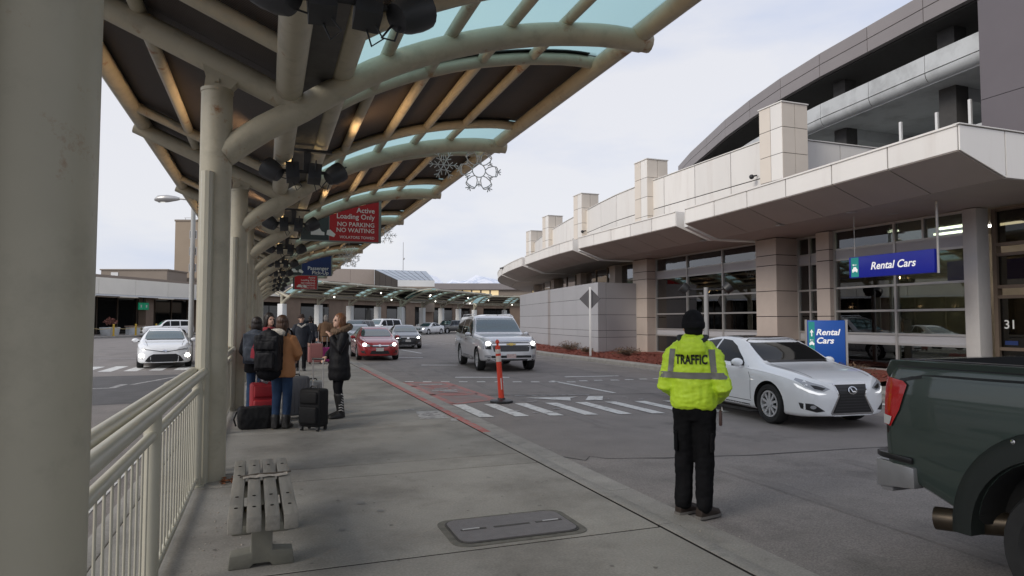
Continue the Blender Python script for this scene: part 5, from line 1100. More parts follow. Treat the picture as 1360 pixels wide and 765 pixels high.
def suv(pnt, sc=1., W=2.02, H=1.89, front='suburban', lamps=True, r=.39, van=False):
    s = sc; k = H / 1.89; C = dict(L=5.7 * s, W=W, paint=pnt, r=r, ww=.26, xf=1.87 * s, xr=-1.43 * s, spokes=6, arch=1.14)
    X = lambda pts: [(x * s, z * k) for x, z in pts]; Wd = W / 2.02; XW = lambda pts: [(x * s, z * Wd) for x, z in pts]
    if van: C['top'] = X([(-2.85, 1.2), (-2.8, 1.75), (-2.6, 1.87), (.5, 1.89), (1.1, 1.82), (1.7, 1.4), (2.1, 1.12), (2.5, 1.02), (2.8, .85), (2.85, .7)])
    else: C['top'] = X([(-2.85, 1.1), (-2.8, 1.5), (-2.68, 1.78), (-2.4, 1.865), (-1, 1.89), (.05, 1.88), (.32, 1.82), (.62, 1.62), (.95, 1.33), (1.08, 1.26), (1.4, 1.235), (2.3, 1.175), (2.62, 1.12), (2.74, 1.02), (2.82, .85), (2.85, .70)])
    C['belt'] = X([(-2.85, 1.05), (-2.5, 1.17), (0, 1.16), (1.2, 1.12), (2.3, 1.06), (2.7, .95), (2.85, .6)])
    C['wid'] = XW([(-2.85, .88), (-2.75, .95), (-2.4, .995), (0, 1.01), (1.5, 1.005), (2.2, .99), (2.55, .95), (2.75, .86), (2.85, .70)])
    C['bot'] = [(x, z) for x, z in X([(-2.85, .5), (-2.5, .36), (2.3, .34), (2.85, .38)])]
    C['upw'] = XW([(-2.85, .72), (-2.5, .74), (0, .745), (.4, .76), (.9, .84), (1.2, .89), (2.3, .86), (2.85, .62)])
    C['mirror'] = (1.22 * k, .78 * s)
    d = C['decals'] = []
    def A(nm, poly, ax, sg, m, **kw): d.append((nm, poly, ax, sg, m, kw))
    sx = lambda pts: [(x * s, z * k) for x, z in pts]; sy = lambda pts: [(y * Wd, z * k) for y, z in pts]
    if van:
        A('windscreen', sy([(-.8, 1.2), (.8, 1.2), (.72, 1.74), (-.72, 1.74)]), 'x', 1, m_wshield); A('side_window', sx([(.4, 1.2), (1.5, 1.2), (1.1, 1.62), (.4, 1.7)]), 'y', 1, m_cglass, mirror=True)
        A('side_window', sx([(-2.5, 1.25), (.25, 1.2), (.25, 1.7), (-2.5, 1.7)]), 'y', 1, m_cglass, mirror=True)
    else:
        A('windscreen', sy([(-.82, 1.30), (.82, 1.30), (.77, 1.55), (.69, 1.80), (-.69, 1.80), (-.77, 1.55)]), 'x', 1, m_wshield)
        A('side_window', sx([(-.12, 1.2), (.82, 1.2), (.55, 1.5), (.22, 1.72), (-.12, 1.76)]), 'y', 1, m_cglass, mirror=True); A('side_window', sx([(-1.2, 1.21), (-.2, 1.2), (-.2, 1.76), (-1.2, 1.76)]), 'y', 1, m_cglass, mirror=True); A('side_window', sx([(-2.5, 1.24), (-1.3, 1.21), (-1.3, 1.76), (-2.4, 1.74)]), 'y', 1, m_cglass, mirror=True)
    A('rear_window', sy([(-.72, 1.25), (.72, 1.25), (.64, 1.7), (-.64, 1.7)]), 'x', -1, m_cglass); A('tail_light', sy([(.78, .95), (.93, .95), (.9, 1.5), (.78, 1.5)]), 'x', -1, m_tail, mirror=True); A('number_plate', sy(quad(-.25, .9, .25, 1.05)), 'x', -1, m_plate)
    for pl in poly_line(sx([(.98, .5), (.98, 1.15)])) + poly_line(sx([(-.16, .45), (-.16, 1.2)])) + poly_line(sx([(-1.0, .75), (-1.22, 1.0), (-1.25, 1.2)])) + poly_line(sx([(.98, .47), (-.95, .47)])): A('door_gap', pl, 'y', 1, m_seamline, mirror=True, off=.002)
    for x in (.0, -1.1): A('door_handle', sx(quad(x - .1, 1.02, x + .12, 1.055)), 'y', 1, m_chrome, mirror=True, off=.02)
    A('running_board', sx(quad(-.95, .36, 1.3, .44)), 'y', 1, m_chrome if front == 'suburban' else m_trim, mirror=True, off=.05)
    if front == 'suburban':
        A('grille', sy([(-.66, 1.03), (.66, 1.03), (.66, .94), (.60, .68), (-.60, .68), (-.66, .94)]), 'x', 1, m_trim, off=.004); A('grille_bar', sy(quad(-.66, .885, .66, .945)), 'x', 1, m_chrome, off=.012); A('grille_trim', sy(quad(-.66, 1.03, .66, 1.055)), 'x', 1, m_chrome, off=.008)
        for i in range(5): A('grille_slat', sy(quad(-.58, .70 + i * .035, .58, .712 + i * .035)), 'x', 1, mat('slat', (.09, .09, .095), .3, metal=.4), off=.010)
        A('badge', sy([(-.15, .895), (-.055, .895), (-.055, .875), (.055, .875), (.055, .895), (.15, .895), (.165, .935), (.07, .935), (.07, .958), (-.07, .958), (-.07, .935), (-.165, .935)]), 'x', 1, m_gold, off=.022)
        A('headlight', sy([(.67, .74), (.92, .76), (.94, 1.0), (.67, 1.03)]), 'x', 1, m_hl, mirror=True); A('headlight_core', sy([(.69, .76), (.86, .77), (.87, .86), (.69, .86)]), 'x', 1, m_trim, mirror=True, off=.008)
        A('lower_vent', sy(quad(-.80, .47, .80, .55)), 'x', 1, m_trim); A('fog_lamp', sy(quad(.70, .49, .88, .57)), 'x', 1, m_hl, mirror=True, off=.01); A('number_plate', sy(quad(-.16, .46, .16, .60)), 'x', 1, mat('plate_red', (.6, .45, .42), .5, var=.3, scale=18), off=.014); A('lower_lip', sy(quad(-.85, .38, .85, .43)), 'x', 1, m_trim)
        C['lamps'] = [(.77 * Wd, .945, .075)] if lamps else []
    else:
        A('grille', sy([(-.5, 1.0), (.5, 1.0), (.42, .74), (-.42, .74)]), 'x', 1, m_trim); A('grille_bar', sy(quad(-.48, .86, .48, .9)), 'x', 1, m_chrome, off=.01); A('headlight', sy([(.54, .8), (.9, .84), (.9, 1.02), (.54, 1.0)]), 'x', 1, m_hl, mirror=True); A('lower_vent', sy(quad(-.8, .45, .8, .62)), 'x', 1, m_trim)
        C['lamps'] = [(.7 * Wd, .92 * k, .08)] if lamps else []
    return C
def hd(dx, dy): return math.atan2(dy, dx)
# white sedan next to the man
p_white = paint('paint_white', (.86, .87, .88), .0, .25); p_silver = paint('paint_silver', (.66, .66, .67), .35, .35); p_red = paint('paint_red', (.36, .016, .02), .3); p_black = paint('paint_black', (.012, .012, .014), .2); p_green = paint('paint_green', (.04, .06, .052), .3, .35); p_grey = paint('paint_grey', (.3, .31, .33), .5)
def place(C, name, label, front_mid, heading, **kw):
    """put a car by the ground point under the middle of its front axle"""
    h = V((heading[0], heading[1], 0)).normalized(); p = V((front_mid[0], front_mid[1], 0)) - h * C['xf']; return make_car(C, name, label, p, hd(*heading), **kw)
place(sedan(p_white, 1., 'lexus', False), 'sedan', 'white sedan with black spindle grille beside the traffic man', (8.78, 8.95), (-.08, -.99))
tS, bv, D = place(suv(p_silver), 'suv', 'large silver SUV with headlights on behind the orange delineator', (7.72, 21.75), (-.10, -.99))
for s in (-1, 1):
    mb = MB(); mb.tube([(-2.3, s * .7, 1.86), (-2.2, s * .7, 1.93), (-.1, s * .7, 1.94), (.05, s * .7, 1.88)], .018, 8); mb.build('roof_rail', m_chrome, tS)
place(sedan(p_red, 1.03, 'camry'), 'sedan', 'red sedan with headlights on behind the woman in the black coat', (4.5, 29.3), (-.03, -1))
place(sedan(p_black, 1.04, 'accord'), 'sedan', 'black sedan with headlights on right of the red sedan', (7.95, 40.3), (-.08, -1))
place(sedan(p_silver, 1.0, 'accord'), 'sedan', 'silver sedan turning in front of the black SUV', (17.3, 78), (-.72, -.69))
place(suv(p_black, .84, 1.92, 1.72, 'plain', False, .35), 'suv', 'black SUV parked at the far kerb right of the silver sedan', (21.0, 83.5), (-.75, -.66))
place(suv(p_white, .82, 1.85, 1.86, 'plain', True, .37), 'suv', 'white boxy SUV with roof rack behind the black sedan', (8.6, 62), (-.8, -.6))
place(sedan(p_grey, 1., 'accord', False), 'sedan', 'grey sedan half hidden behind the red sedan', (6.1, 47.5), (-.06, -1))
place(suv(p_black, .8, 1.9, 1.75, 'plain', False, .35), 'suv', 'dark SUV far back behind the red sedan', (6.4, 57), (-.5, -.85))
place(sedan(p_grey, 1., 'camry', False), 'sedan', 'pale grey sedan far back behind the silver sedan', (20.0, 92), (-.72, -.69))
place(sedan(paint('paint_pale', (.6, .62, .64), .2), 1., 'accord', True), 'sedan', 'pale sedan at the far kerb behind the walking travellers', (2.6, 54), (-.1, -1))
place(suv(p_white, .95, 2.0, 2.3, 'plain', False, .36, van=True), 'van', 'white van behind the silver SUV', (20.2, 66.5), (-.94, -.2), cat='van')
place(sedan(p_white, 1., 'corolla'), 'sedan', 'white sedan with a bright lamp on the left roadway', (-3.55, 27.4), (.13, -.99))
place(suv(p_white, .84, 1.9, 1.75, 'plain', False, .36), 'suv', 'white SUV parked under the cream fascia on the left', (-11.3, 76.5), (-.95, -.3))
# dark green pickup, rear quarter in view
def pickup():
    C = dict(L=5.8, W=1.98, paint=p_green, r=.40, ww=.28, xf=1.98, xr=-1.72, spokes=6, arch=1.34, bed=(-2.72, -.98, .82, .85, 2.2))
    C['top'] = [(-2.9, 1.38), (-2.86, 1.45), (-2.8, 1.455), (-.86, 1.455), (-.84, 1.55), (-.78, 1.85), (-.6, 1.93), (.2, 1.94), (.5, 1.88), (1.0, 1.55), (1.25, 1.33), (1.4, 1.29), (2.4, 1.22), (2.75, 1.1), (2.86, .9), (2.9, .75)]
    C['belt'] = [(-2.9, 1.3), (-2.8, 1.40), (-.95, 1.40), (-.8, 1.24), (1.2, 1.2), (2.4, 1.1), (2.9, .65)]
    C['wid'] = [(-2.9, .945), (-2.84, .965), (-2.4, .975), (1.5, .98), (2.4, .96), (2.7, .88), (2.9, .7)]
    C['bot'] = [(-2.9, .64), (-2.6, .55), (-2.2, .44), (2.3, .5), (2.9, .45)]
    C['upw'] = [(-2.9, .93), (-2.8, .945), (-.95, .945), (-.82, .80), (-.6, .74), (.3, .74), (1.2, .86), (2.4, .84), (2.9, .6)]
    C['mirror'] = (1.3, .75)
    d = C['decals'] = []
    def A(nm, poly, ax, sg, m, **kw): d.append((nm, poly, ax, sg, m, kw))
    A('tail_light', [(-2.90, 1.33), (-2.74, 1.305), (-2.71, 1.28), (-2.77, 1.10), (-2.84, .98), (-2.90, .99)], 'y', 1, m_tail, mirror=True, res=.04, off=.012); A('tail_light_clear', [(-2.9, .995), (-2.845, .99), (-2.825, 1.05), (-2.9, 1.06)], 'y', 1, m_tailw, mirror=True, res=.03, off=.018)
    A('tail_light', [(.74, .93), (.955, .93), (.955, 1.27), (.76, 1.27)], 'x', -1, m_tail, mirror=True, off=.01)
    A('tailgate_gap', line((.7, .72), (.7, 1.43), .014), 'x', -1, m_seamline, mirror=True, off=.003); A('tailgate_handle', quad(-.12, 1.2, .12, 1.28), 'x', -1, m_trim)
    A('rail_cap', [(-2.84, .955), (-1.0, .955), (-1.0, .83), (-2.84, .83)], 'z', 1, m_trim, mirror=False, off=.006); A('rail_cap', [(-2.84, -.955), (-1.0, -.955), (-1.0, -.83), (-2.84, -.83)], 'z', 1, m_trim, off=.006)
    A('side_crease', [(-2.6, 1.335), (-1.0, 1.335), (-1.0, 1.35), (-2.6, 1.35)], 'y', 1, p_green, mirror=True, off=.008)
    A('windscreen', [(-.78, 1.36), (.78, 1.36), (.68, 1.84), (-.68, 1.84)], 'x', 1, m_wshield); A('rear_window', [(-.62, 1.5), (.62, 1.5), (.6, 1.82), (-.6, 1.82)], 'x', -1, m_cglass)
    A('side_window', [(.0, 1.28), (1.0, 1.28), (.5, 1.75), (.0, 1.82)], 'y', 1, m_cglass, mirror=True); A('side_window', [(-.75, 1.28), (-.08, 1.28), (-.08, 1.82), (-.68, 1.8)], 'y', 1, m_cglass, mirror=True)
    for pl in poly_line([(1.1, .6), (1.1, 1.2)]) + poly_line([(-.04, .6), (-.04, 1.28)]) + poly_line([(-.8, .6), (-.8, 1.28)]): A('door_gap', pl, 'y', 1, m_seamline, mirror=True, off=.002)
    A('cab_gap', line((-.9, .55), (-.9, 1.44), .02), 'y', 1, m_seamline, mirror=True, off=.002)
    A('grille', [(-.5, 1.05), (.5, 1.05), (.45, .72), (-.45, .72)], 'x', 1, m_trim); A('headlight', [(.55, .8), (.85, .85), (.85, 1.05), (.55, 1.03)], 'x', 1, m_hl, mirror=True)
    return C
Cp = pickup(); th_ = hd(0, -1); tp, bv, D = make_car(Cp, 'pickup_truck', 'dark green pickup with flared wheel arch cropped at the right edge', (4.14 + .99, 3.58 - 2.9, 0), th_, cat='pickup truck')
for s in (-1, 1):
    mb = MB(); rows = []                                             # bolted-on arch flares
    for x0 in (Cp['xr'], Cp['xf']):
        rows = []
        for i in range(25):
            a = math.radians(-3 + 186 * i / 24); r0, r1 = .535, .69; ca, sa = math.cos(a), math.sin(a); zc = .42
            rows.append([(x0 + r1 * ca, s * .972, zc + r1 * sa), (x0 + (r1 - .02) * ca, s * 1.0, zc + (r1 - .02) * sa), (x0 + (r0 + .05) * ca, s * 1.02, zc + (r0 + .05) * sa), (x0 + r0 * ca, s * 1.022, zc + r0 * sa), (x0 + r0 * ca, s * .9, zc + r0 * sa)])
        mb = MB(); mb.grid(rows); fl = mb.build('arch_flare', mat('flare_plastic', (.018, .022, .02), .55, spec=.3), tp, smooth=50)
        for a in (55, 85, 115): a = math.radians(a); b2 = MB(); b2.lathe([(.014, 0), (.014, .006), (.006, .01), (.001, .006)], 10, 0, Matrix.Translation((x0 + .655 * math.cos(a), s * 1.004, .42 + .655 * math.sin(a))) @ Matrix.Rotation(-s * PI / 2, 4, 'X')); b2.build('bolt', m_chrome, fl)
mb = MB()                                                            # rear bumper: steel bar, plastic step, wrapped ends
mb.grid([[(-2.90 - dx, y, z) for dx, z in ((.0, .50), (.10, .50), (.13, .56), (.13, .70), (.10, .74), (.0, .74))] for y in (-.9, -.6, 0, .6, .9)], close_u=True, caps=True)
m_bump = mat('bumper_steel', (.38, .38, .39), .38, metal=.6, var=.06, scale=8)
bp = mb.build('rear_bumper', m_bump, tp, bev=.012)
for s in (-1, 1):
    mb = MB(); mb.grid([[(-2.90 - .13 + f * (.13 + .24), s * y, z) for z, y, f in ((.52 + .06 * f, .905 + .085 * f, f), (.72, .905 + .09 * f, f), (.72, .86, f), (.52 + .06 * f, .86, f))] for f in (0, .3, .7, 1)], close_u=True, caps=True); mb.build('bumper_end', m_bump, bp, bev=.008)
    mb = MB(); mb.prism([(-3.025, s * .3), (-3.025, s * .9), (-2.95, s * .945), (-2.68, s * .985), (-2.68, s * .9), (-2.9, s * .3)], .741, .785, lambda u, v_, t_: (u, v_, t_)); mb.build('bumper_step', m_trim, bp, bev=.010)
mb = MB(); mb.tube([(-2.56, -.92, .41), (-2.4, -.86, .425), (-2.1, -.6, .45), (-1.2, -.5, .5)], .075, 16, cap=False); mb.tube([(-2.555, -.919, .41), (-2.4, -.86, .425)], .064, 16, cap=False); mb.build('exhaust', mat('exhaust', (.07, .055, .04), .4, metal=.7, var=.3), tp)
for y_ in (-.46, .46): mb = MB(); mb.box((-2.85, y_ - .04, .5), (-1.2, y_ + .04, .62)); mb.build('chassis_rail', m_well, tp)
mb = MB(); mb.box((-1.8, -.7, .36), (-1.64, .7, .46)); mb.build('axle', m_well, tp)
# ------------------------------------------------------------------ people and luggage
def blob(prims, mats, name, parent, voxel=.012, it=6, disp=None, zones=None):
    """prims: function(MB) adding closed shapes; they are fused into one continuous skin"""
    mb = MB(); prims(mb); me = mb.mesh('tmp', mats[0] if isinstance(mats, (list, tuple)) else mats, smooth=0); o = bpy.data.objects.new('tmp', me)
    r = o.modifiers.new('r', 'REMESH'); r.mode = 'VOXEL'; r.voxel_size = voxel; r.use_smooth_shade = True
    if it: s = o.modifiers.new('s', 'SMOOTH'); s.factor = .5; s.iterations = it
    m2 = evalmesh(o); bpy.data.objects.remove(o); bpy.data.meshes.remove(me); m2.name = name
    m2.materials.clear()
    for q in (mats if isinstance(mats, (list, tuple)) else [mats]): m2.materials.append(q)
    if disp:
        n = len(m2.vertices); co = [0.] * (3 * n); no = [0.] * (3 * n); m2.vertices.foreach_get('co', co); m2.vertex_normals.foreach_get('vector', no)
        for i in range(0, 3 * n, 3):
            d = disp(V(co[i:i + 3])); co[i] += no[i] * d; co[i + 1] += no[i + 1] * d; co[i + 2] += no[i + 2] * d
        m2.vertices.foreach_set('co', co); m2.update()
    if zones: m2.polygons.foreach_set('material_index', [zones(p.center) for p in m2.polygons])
    m2.polygons.foreach_set('use_smooth', [True] * len(m2.polygons))
    return obj(name, m2, parent)
def limb(mb, pts, rs, n=14, sy=1.):
    pts = [V(p) for p in pts]; a = (pts[0] - pts[1]).normalized(); b = (pts[-1] - pts[-2]).normalized()
    mb.tube([pts[0] + a * rs[0] * .85, pts[0] + a * rs[0] * .5] + pts + [pts[-1] + b * rs[-1] * .5, pts[-1] + b * rs[-1] * .85], [rs[0] * .45, rs[0] * .85] + list(rs) + [rs[-1] * .85, rs[-1] * .45], n, sy=sy)
def rings(mb, R, n=20):
    """R: (z, rx, ry, cx, cy) elliptical rings"""
    mb.grid([[V((r[3] + r[1] * math.cos(2 * PI * j / n), r[4] + r[2] * math.sin(2 * PI * j / n), r[0])) for j in range(n)] for r in R], 0, True, True)
m_skin = mat('skin', (.58, .36, .27), .55, var=.05, scale=20); m_eye = mat('eye', (.03, .02, .015), .2); m_lip = mat('lip', (.32, .12, .1), .5)
def fold(a=.006, s=9., seed=0.): return lambda p: a * noise.noise(V((p.x * s, p.y * s, p.z * s * .6 + seed))) + a * .5 * noise.noise(V((p.x * s * 2.7, p.y * s * 2.7, p.z * s * 1.6 + seed)))
def make_person(label, loc, az, h=1.7, arms=None, feet=((-.09, 0), (.09, 0)), lean=0., head_turn=0., female=True, toe=0.15):
    """az: facing azimuth in degrees clockwise from +Y; local +y is forward, +x the person's right"""
    t = thing('person', label, 'person', loc, -math.radians(az), 'people'); k = h / 1.75
    J = dict(); J['hip'] = V((.085 * k, 0, .93 * k)); J['sh'] = V(((.16 if female else .172) * k, -.01, 1.405 * k)); J['head'] = V((0, .02, 1.63 * k))
    arms = arms or [((.27, -.03, 1.14), (.25, .06, .90)), ((.27, -.03, 1.14), (.25, .06, .90))]
    A = []
    for s, (e, w_) in zip((-1, 1), arms): A.append((V((s * J['sh'].x, J['sh'].y, J['sh'].z)), V((s * e[0] * k, e[1] * k, e[2] * k)), V((s * w_[0] * k, w_[1] * k, w_[2] * k))))
    G = []
    for s, f in zip((-1, 1), feet): G.append((V((s * J['hip'].x, 0, J['hip'].z)), V(((s * J['hip'].x + f[0]) / 2, f[1] * .5 + .03, .5 * k)), V((f[0], f[1] - .03, .09))))
    hc = J['head']; Rh = Matrix.Translation(hc) @ Matrix.Rotation(-math.radians(head_turn), 4, 'Z')
    def bod(mb):
        rings(mb, [(.9 * k, .12 * k, .08 * k, 0, 0), (1.0 * k, .13 * k, .09 * k, 0, 0), (1.15 * k, .11 * k, .08 * k, 0, 0), (1.3 * k, .13 * k, .09 * k, 0, 0), (1.42 * k, .13 * k, .07 * k, 0, -.01), (1.48 * k, .06 * k, .055 * k, 0, -.005)])
        limb(mb, [(0, -.005, 1.42 * k), (0, .01, 1.54 * k)], [.055 * k, .05 * k])
        def hp(c, r): 
            m2 = MB(); m2.ball((0, 0, 0), r, 0, 18, 12); mb.add([Rh @ (p + V(c)) for p in m2.v], m2.f)
        hp((0, -.012, .025), (.075 * k, .095 * k, .098 * k)); hp((0, .02, -.045), (.058 * k, .072 * k, .072 * k)); hp((0, .088 * k, -.012), (.014, .022, .02)); hp((0, .082 * k, .01), (.011, .015, .03)); hp((0, .07 * k, -.085 * k), (.025, .022, .02))
        for s in (-1, 1): hp((s * .076 * k, -.01, -.01), (.012, .022, .032)); hp((s * .03, .082 * k, .024), (.022, .012, .008))
        for a, e, w_ in A:
            limb(mb, [a, e, w_], [.045 * k, .038 * k, .026 * k]); d = (w_ - e).normalized(); sd = d.cross(V((0, 0, 1)) if abs(d.z) < .9 else V((0, 1, 0))).normalized(); up_ = sd.cross(d)
            limb(mb, [w_, w_ + d * .08], [.026, .036], 10, .6)
            for q in range(4): b = w_ + d * .085 + sd * (.027 - .018 * q); L_ = (.065, .075, .07, .055)[q]; limb(mb, [b, b + d * L_ * .5 - up_ * .008, b + d * L_ - up_ * .03], [.0095, .009, .008], 8)
            b = w_ + d * .03 + sd * .035; limb(mb, [b, b + d * .03 + sd * .022, b + d * .06 + sd * .025], [.011, .0105, .009], 8)
        for a, kn, an in G: limb(mb, [a, kn, an], [.075 * k, .052 * k, .036 * k]); limb(mb, [an - V((0, .0, .03)), an + V((0, .14, -.05))], [.035, .03])
    b = blob(bod, m_skin, 'body', t, .0095, 3)
    for s in (-1, 1):
        mb = MB(); mb.ball((0, 0, 0), .0105, 0, 10, 8); e = mb.build('eye', m_eye, b); e.location = Rh @ V((s * .031, .079 * k, .008))
    mb = MB(); mb.ball((0, 0, 0), (.021, .006, .006), 0, 10, 6); l = mb.build('mouth', m_lip, b); l.location = Rh @ V((0, .083 * k, -.056 * k)); l.rotation_euler = (0, 0, -math.radians(head_turn))
    return t, k, A, G, Rh, b
def trousers(t, G, k, m, r=(.10, .075, .065), name='trousers', top=1.02, end=None, disp=None):
    def f(mb):
        rings(mb, [(.82 * k, .13 * k, .105 * k, 0, 0), (.92 * k, .165 * k, .12 * k, 0, -.01), (top * k, .155 * k, .11 * k, 0, 0)])
        for a, kn, an in G: limb(mb, [a - V((0, 0, .02)), kn, an if end is None else kn.lerp(an, end)], [r[0] * k, r[1] * k, r[2] * k])
    return blob(f, m, name, t, .011, 4, disp or fold(.005, 10))
def shoes(t, G, m, name='shoe', hi=0., wd=.045, sole=None, L_=.25):
    for i, (a, kn, an) in enumerate(G):
        def f(mb):
            x, y = an.x, an.y + .03; d = shoes.dir
            mb.grid([[V((x + d[0] * u + d[1] * c * w2, y + d[1] * u - d[0] * c * w2, z)) for c, z in ((-1, .012), (-1, h * .6), (-.55, h), (.55, h), (1, h * .6), (1, .012))] for u, w2, h in ((-.085, wd * .8, .10), (-.04, wd, .115), (.05, wd * 1.08, .10), (.11, wd * 1.15, .075), (.16, wd * .95, .06), (.185, wd * .5, .045))], 0, True, True)
            if hi: limb(mb, [V((x - d[0] * .03, y - d[1] * .03, .07)), an.lerp(kn, hi)], [wd * 1.12, wd * 1.3])
        s = blob(f, m, name, t, .008, 3)
        if sole:
            x, y = an.x, an.y + .03; d = shoes.dir; mb = MB(); out = [(-.095, .7), (-.05, 1.1), (.05, 1.15), (.11, 1.25), (.17, 1.0), (.2, .45)]
            pl = [(x + d[0] * u + d[1] * w2 * wd, y + d[1] * u - d[0] * w2 * wd) for u, w2 in out] + [(x + d[0] * u - d[1] * w2 * wd, y + d[1] * u + d[0] * w2 * wd) for u, w2 in reversed(out)]
            mb.prism(pl, .0, .022, lambda u, v_, t_: (u, v_, t_)); mb.build('sole', sole, s)
shoes.dir = (0, 1)
def top(t, A, k, m, R, sl=(.085, .075, .06), name='jacket', extra=None, disp=None, vox=.011, it=4, cut=1.):
    def f(mb):
        rings(mb, [(z * k, rx * k, ry * k, 0, cy * k) for z, rx, ry, cy in R])
        for a, e, w_ in A: limb(mb, [a - V((math.copysign(.05, a.x), 0, .02)), a + V((0, 0, -.01)), a.lerp(e, .5), e, e.lerp(w_, .5), e.lerp(w_, cut)], [sl[0] * k * .9, sl[0] * k, (sl[0] + sl[1]) / 2 * k, sl[1] * k, (sl[1] + sl[2]) / 2 * k, sl[2] * k])
        if extra: extra(mb)
    return blob(f, m, name, t, vox, it, disp or fold())
def wear_decal(o, parent, name, poly, sgn, m, off=.004, res=.03):
    me = o.data; bvh = BVHTree.FromPolygons([v.co.copy() for v in me.vertices], [tuple(p.vertices) for p in me.polygons]); return decal(bvh, parent, name, poly, 'y', sgn, m, off, res)
m_blackc = mat('black_cloth', (.010, .010, .012), .85, spec=.12, var=.2, scale=8); m_blackp = mat('black_parka', (.009, .009, .011), .6, spec=.2, var=.2, scale=8); m_jean = mat('denim', (.03, .055, .11), .85, spec=.15, var=.2, scale=9); m_shoeb = mat('shoe_black', (.015, .014, .014), .5); m_brownhair = mat('brown_hair', (.065, .032, .018), .5, var=.3, scale=40, stretch=(1, 1, .15)); m_darkhair = mat('dark_hair', (.018, .012, .01), .5, var=.3, scale=40, stretch=(1, 1, .15)); m_redhair = mat('auburn_hair', (.17, .07, .028), .5, var=.35, scale=40, stretch=(1, 1, .15))
def hair(t, Rh, k, m, length=.25, fwd=0., vol=1., cap_only=False):
    def f(mb):
        def hp(c, r):
            m2 = MB(); m2.ball((0, 0, 0), [q * k for q in r], 0, 16, 12); mb.add([Rh @ (p + V(c) * k) for p in m2.v], m2.f)
        hp((0, -.028, .045), (.088 * vol, .098 * vol, .095)); hp((0, -.06, -.02), (.082 * vol, .062, .10))
        if not cap_only:
            for s in (-1, 0, 1): 
                for q in range(4): hp((s * .055, -.055 + .02 * abs(s) + fwd * q * .01, -.05 - length * q / 4), (.042 * vol, .045, .07))
            for s in (-1, 1): hp((s * .078, -.005, -.03), (.02, .045, .09))
    return blob(f, m, 'hair', t, .009, 2, lambda p: .005 * noise.noise(V((p.x * 60, p.y * 60, p.z * 9))) + .003 * noise.noise(V((p.x * 140, p.y * 140, p.z * 14))))
# --- the traffic man, seen from behind
m_hivis = mat('hivis_yellow', (.56, .80, .035), .55, var=.05, scale=6, emit=(.5, .9, .02), estr=.0); m_refl = mat('reflective_tape', (.17, .17, .155), .4); m_ptxt = mat('print_black', (.012, .014, .012), .7)
t, k, A, G, Rh, bd = make_person('person in a yellow TRAFFIC jacket and black knit hat, back to the camera', (3.55, 4.99, .016), 42, 1.77, [((.236, -.02, 1.12), (.15, .2, 1.04)), ((.252, -.07, 1.12), (.17, .19, 1.0))], ((-.1, .04), (.085, -.03)), female=False, head_turn=-12)
trousers(t, G, k, mat('black_trousers', (.008, .008, .009), .85, spec=.1, var=.2, scale=8), (.102, .082, .074), disp=lambda p: fold(.011, 9)(p) + .005 * noise.noise(V((p.x * 14, p.y * 14, p.z * 30))), end=.97)
def hood(mb):
    for s in (-1, 1): limb(mb, [(s * .05, -.02, 1.49), (s * .12, -.015, 1.445), (s * .19, -.012, 1.375)], [.085, .088, .082])
    m2 = MB(); m2.ball((0, -.135, 1.475), (.125, .055, .105), 0, 16, 10); mb.add(m2.v, m2.f); m2 = MB(); m2.ball((0, -.03, 1.555), (.10, .095, .045), 0, 16, 8); mb.add(m2.v, m2.f)
jk = top(t, A, k, m_hivis, [(.925, .18, .14, 0), (.95, .2, .16, 0), (1.0, .208, .168, 0), (1.1, .203, .16, 0), (1.25, .215, .16, -.005), (1.36, .215, .15, -.01), (1.43, .175, .13, -.015), (1.50, .125, .105, -.015), (1.545, .085, .085, -.01), (1.575, .08, .082, -.005)], (.08, .08, .062), extra=hood, disp=lambda p: fold(.012, 8, 3.)(p) + .007 * noise.noise(V((p.x * 15, p.y * 15, p.z * 30))) + .004 * noise.noise(V((p.x * 40, p.y * 40, p.z * 60))), it=3, vox=.010)
for sg in (-1, 1):
    wear_decal(jk, jk, 'reflective_band', [(-.44, 1.205), (.44, 1.205), (.44, 1.26), (-.44, 1.26)], sg, m_refl)
    for s in (-1, 1): wear_decal(jk, jk, 'reflective_band', [(s * .185 - .026, 1.262), (s * .185 + .026, 1.262), (s * .165 + .026, 1.46), (s * .165 - .026, 1.46)], sg, m_refl)
vs, fs = txt('TRAFFIC', .112, bold=.035, space=1.05); vs = [(x * .62, y) for x, y in vs]
me = jk.data; bvh = BVHTree.FromPolygons([v.co.copy() for v in me.vertices], [tuple(p.vertices) for p in me.polygons])
bm = bmesh.new(); bv_ = [bm.verts.new((x, y, 0)) for x, y in vs]
for f in fs:
    try: bm.faces.new([bv_[i] for i in f])
    except Exception: pass
bmesh.ops.triangulate(bm, faces=bm.faces[:]); bmesh.ops.subdivide_edges(bm, edges=[e for e in bm.edges if e.calc_length() > .02], cuts=2, use_grid_fill=True)
for v in bm.verts:
    h, n_, _i, _d = bvh.ray_cast(V((v.co.x + .0, -2, v.co.y + 1.335)), V((0, 1, 0)))
    v.co = (h + V((0, -.007, 0))) if h else V((v.co.x, -.2, v.co.y + 1.335))
me2 = bpy.data.meshes.new('lettering'); bm.to_mesh(me2); bm.free(); me2.materials.append(m_ptxt); obj('lettering', me2, jk)
mb = MB(); mb.tube([V((.12 * math.cos(a), -.02 + .105 * math.sin(a), 1.565 - .05 * max(0, -math.sin(a)))) for a in [2 * PI * i / 20 for i in range(21)]], .02, 8); mb.build('collar', mat('collar_dark', (.02, .025, .03), .8), jk)
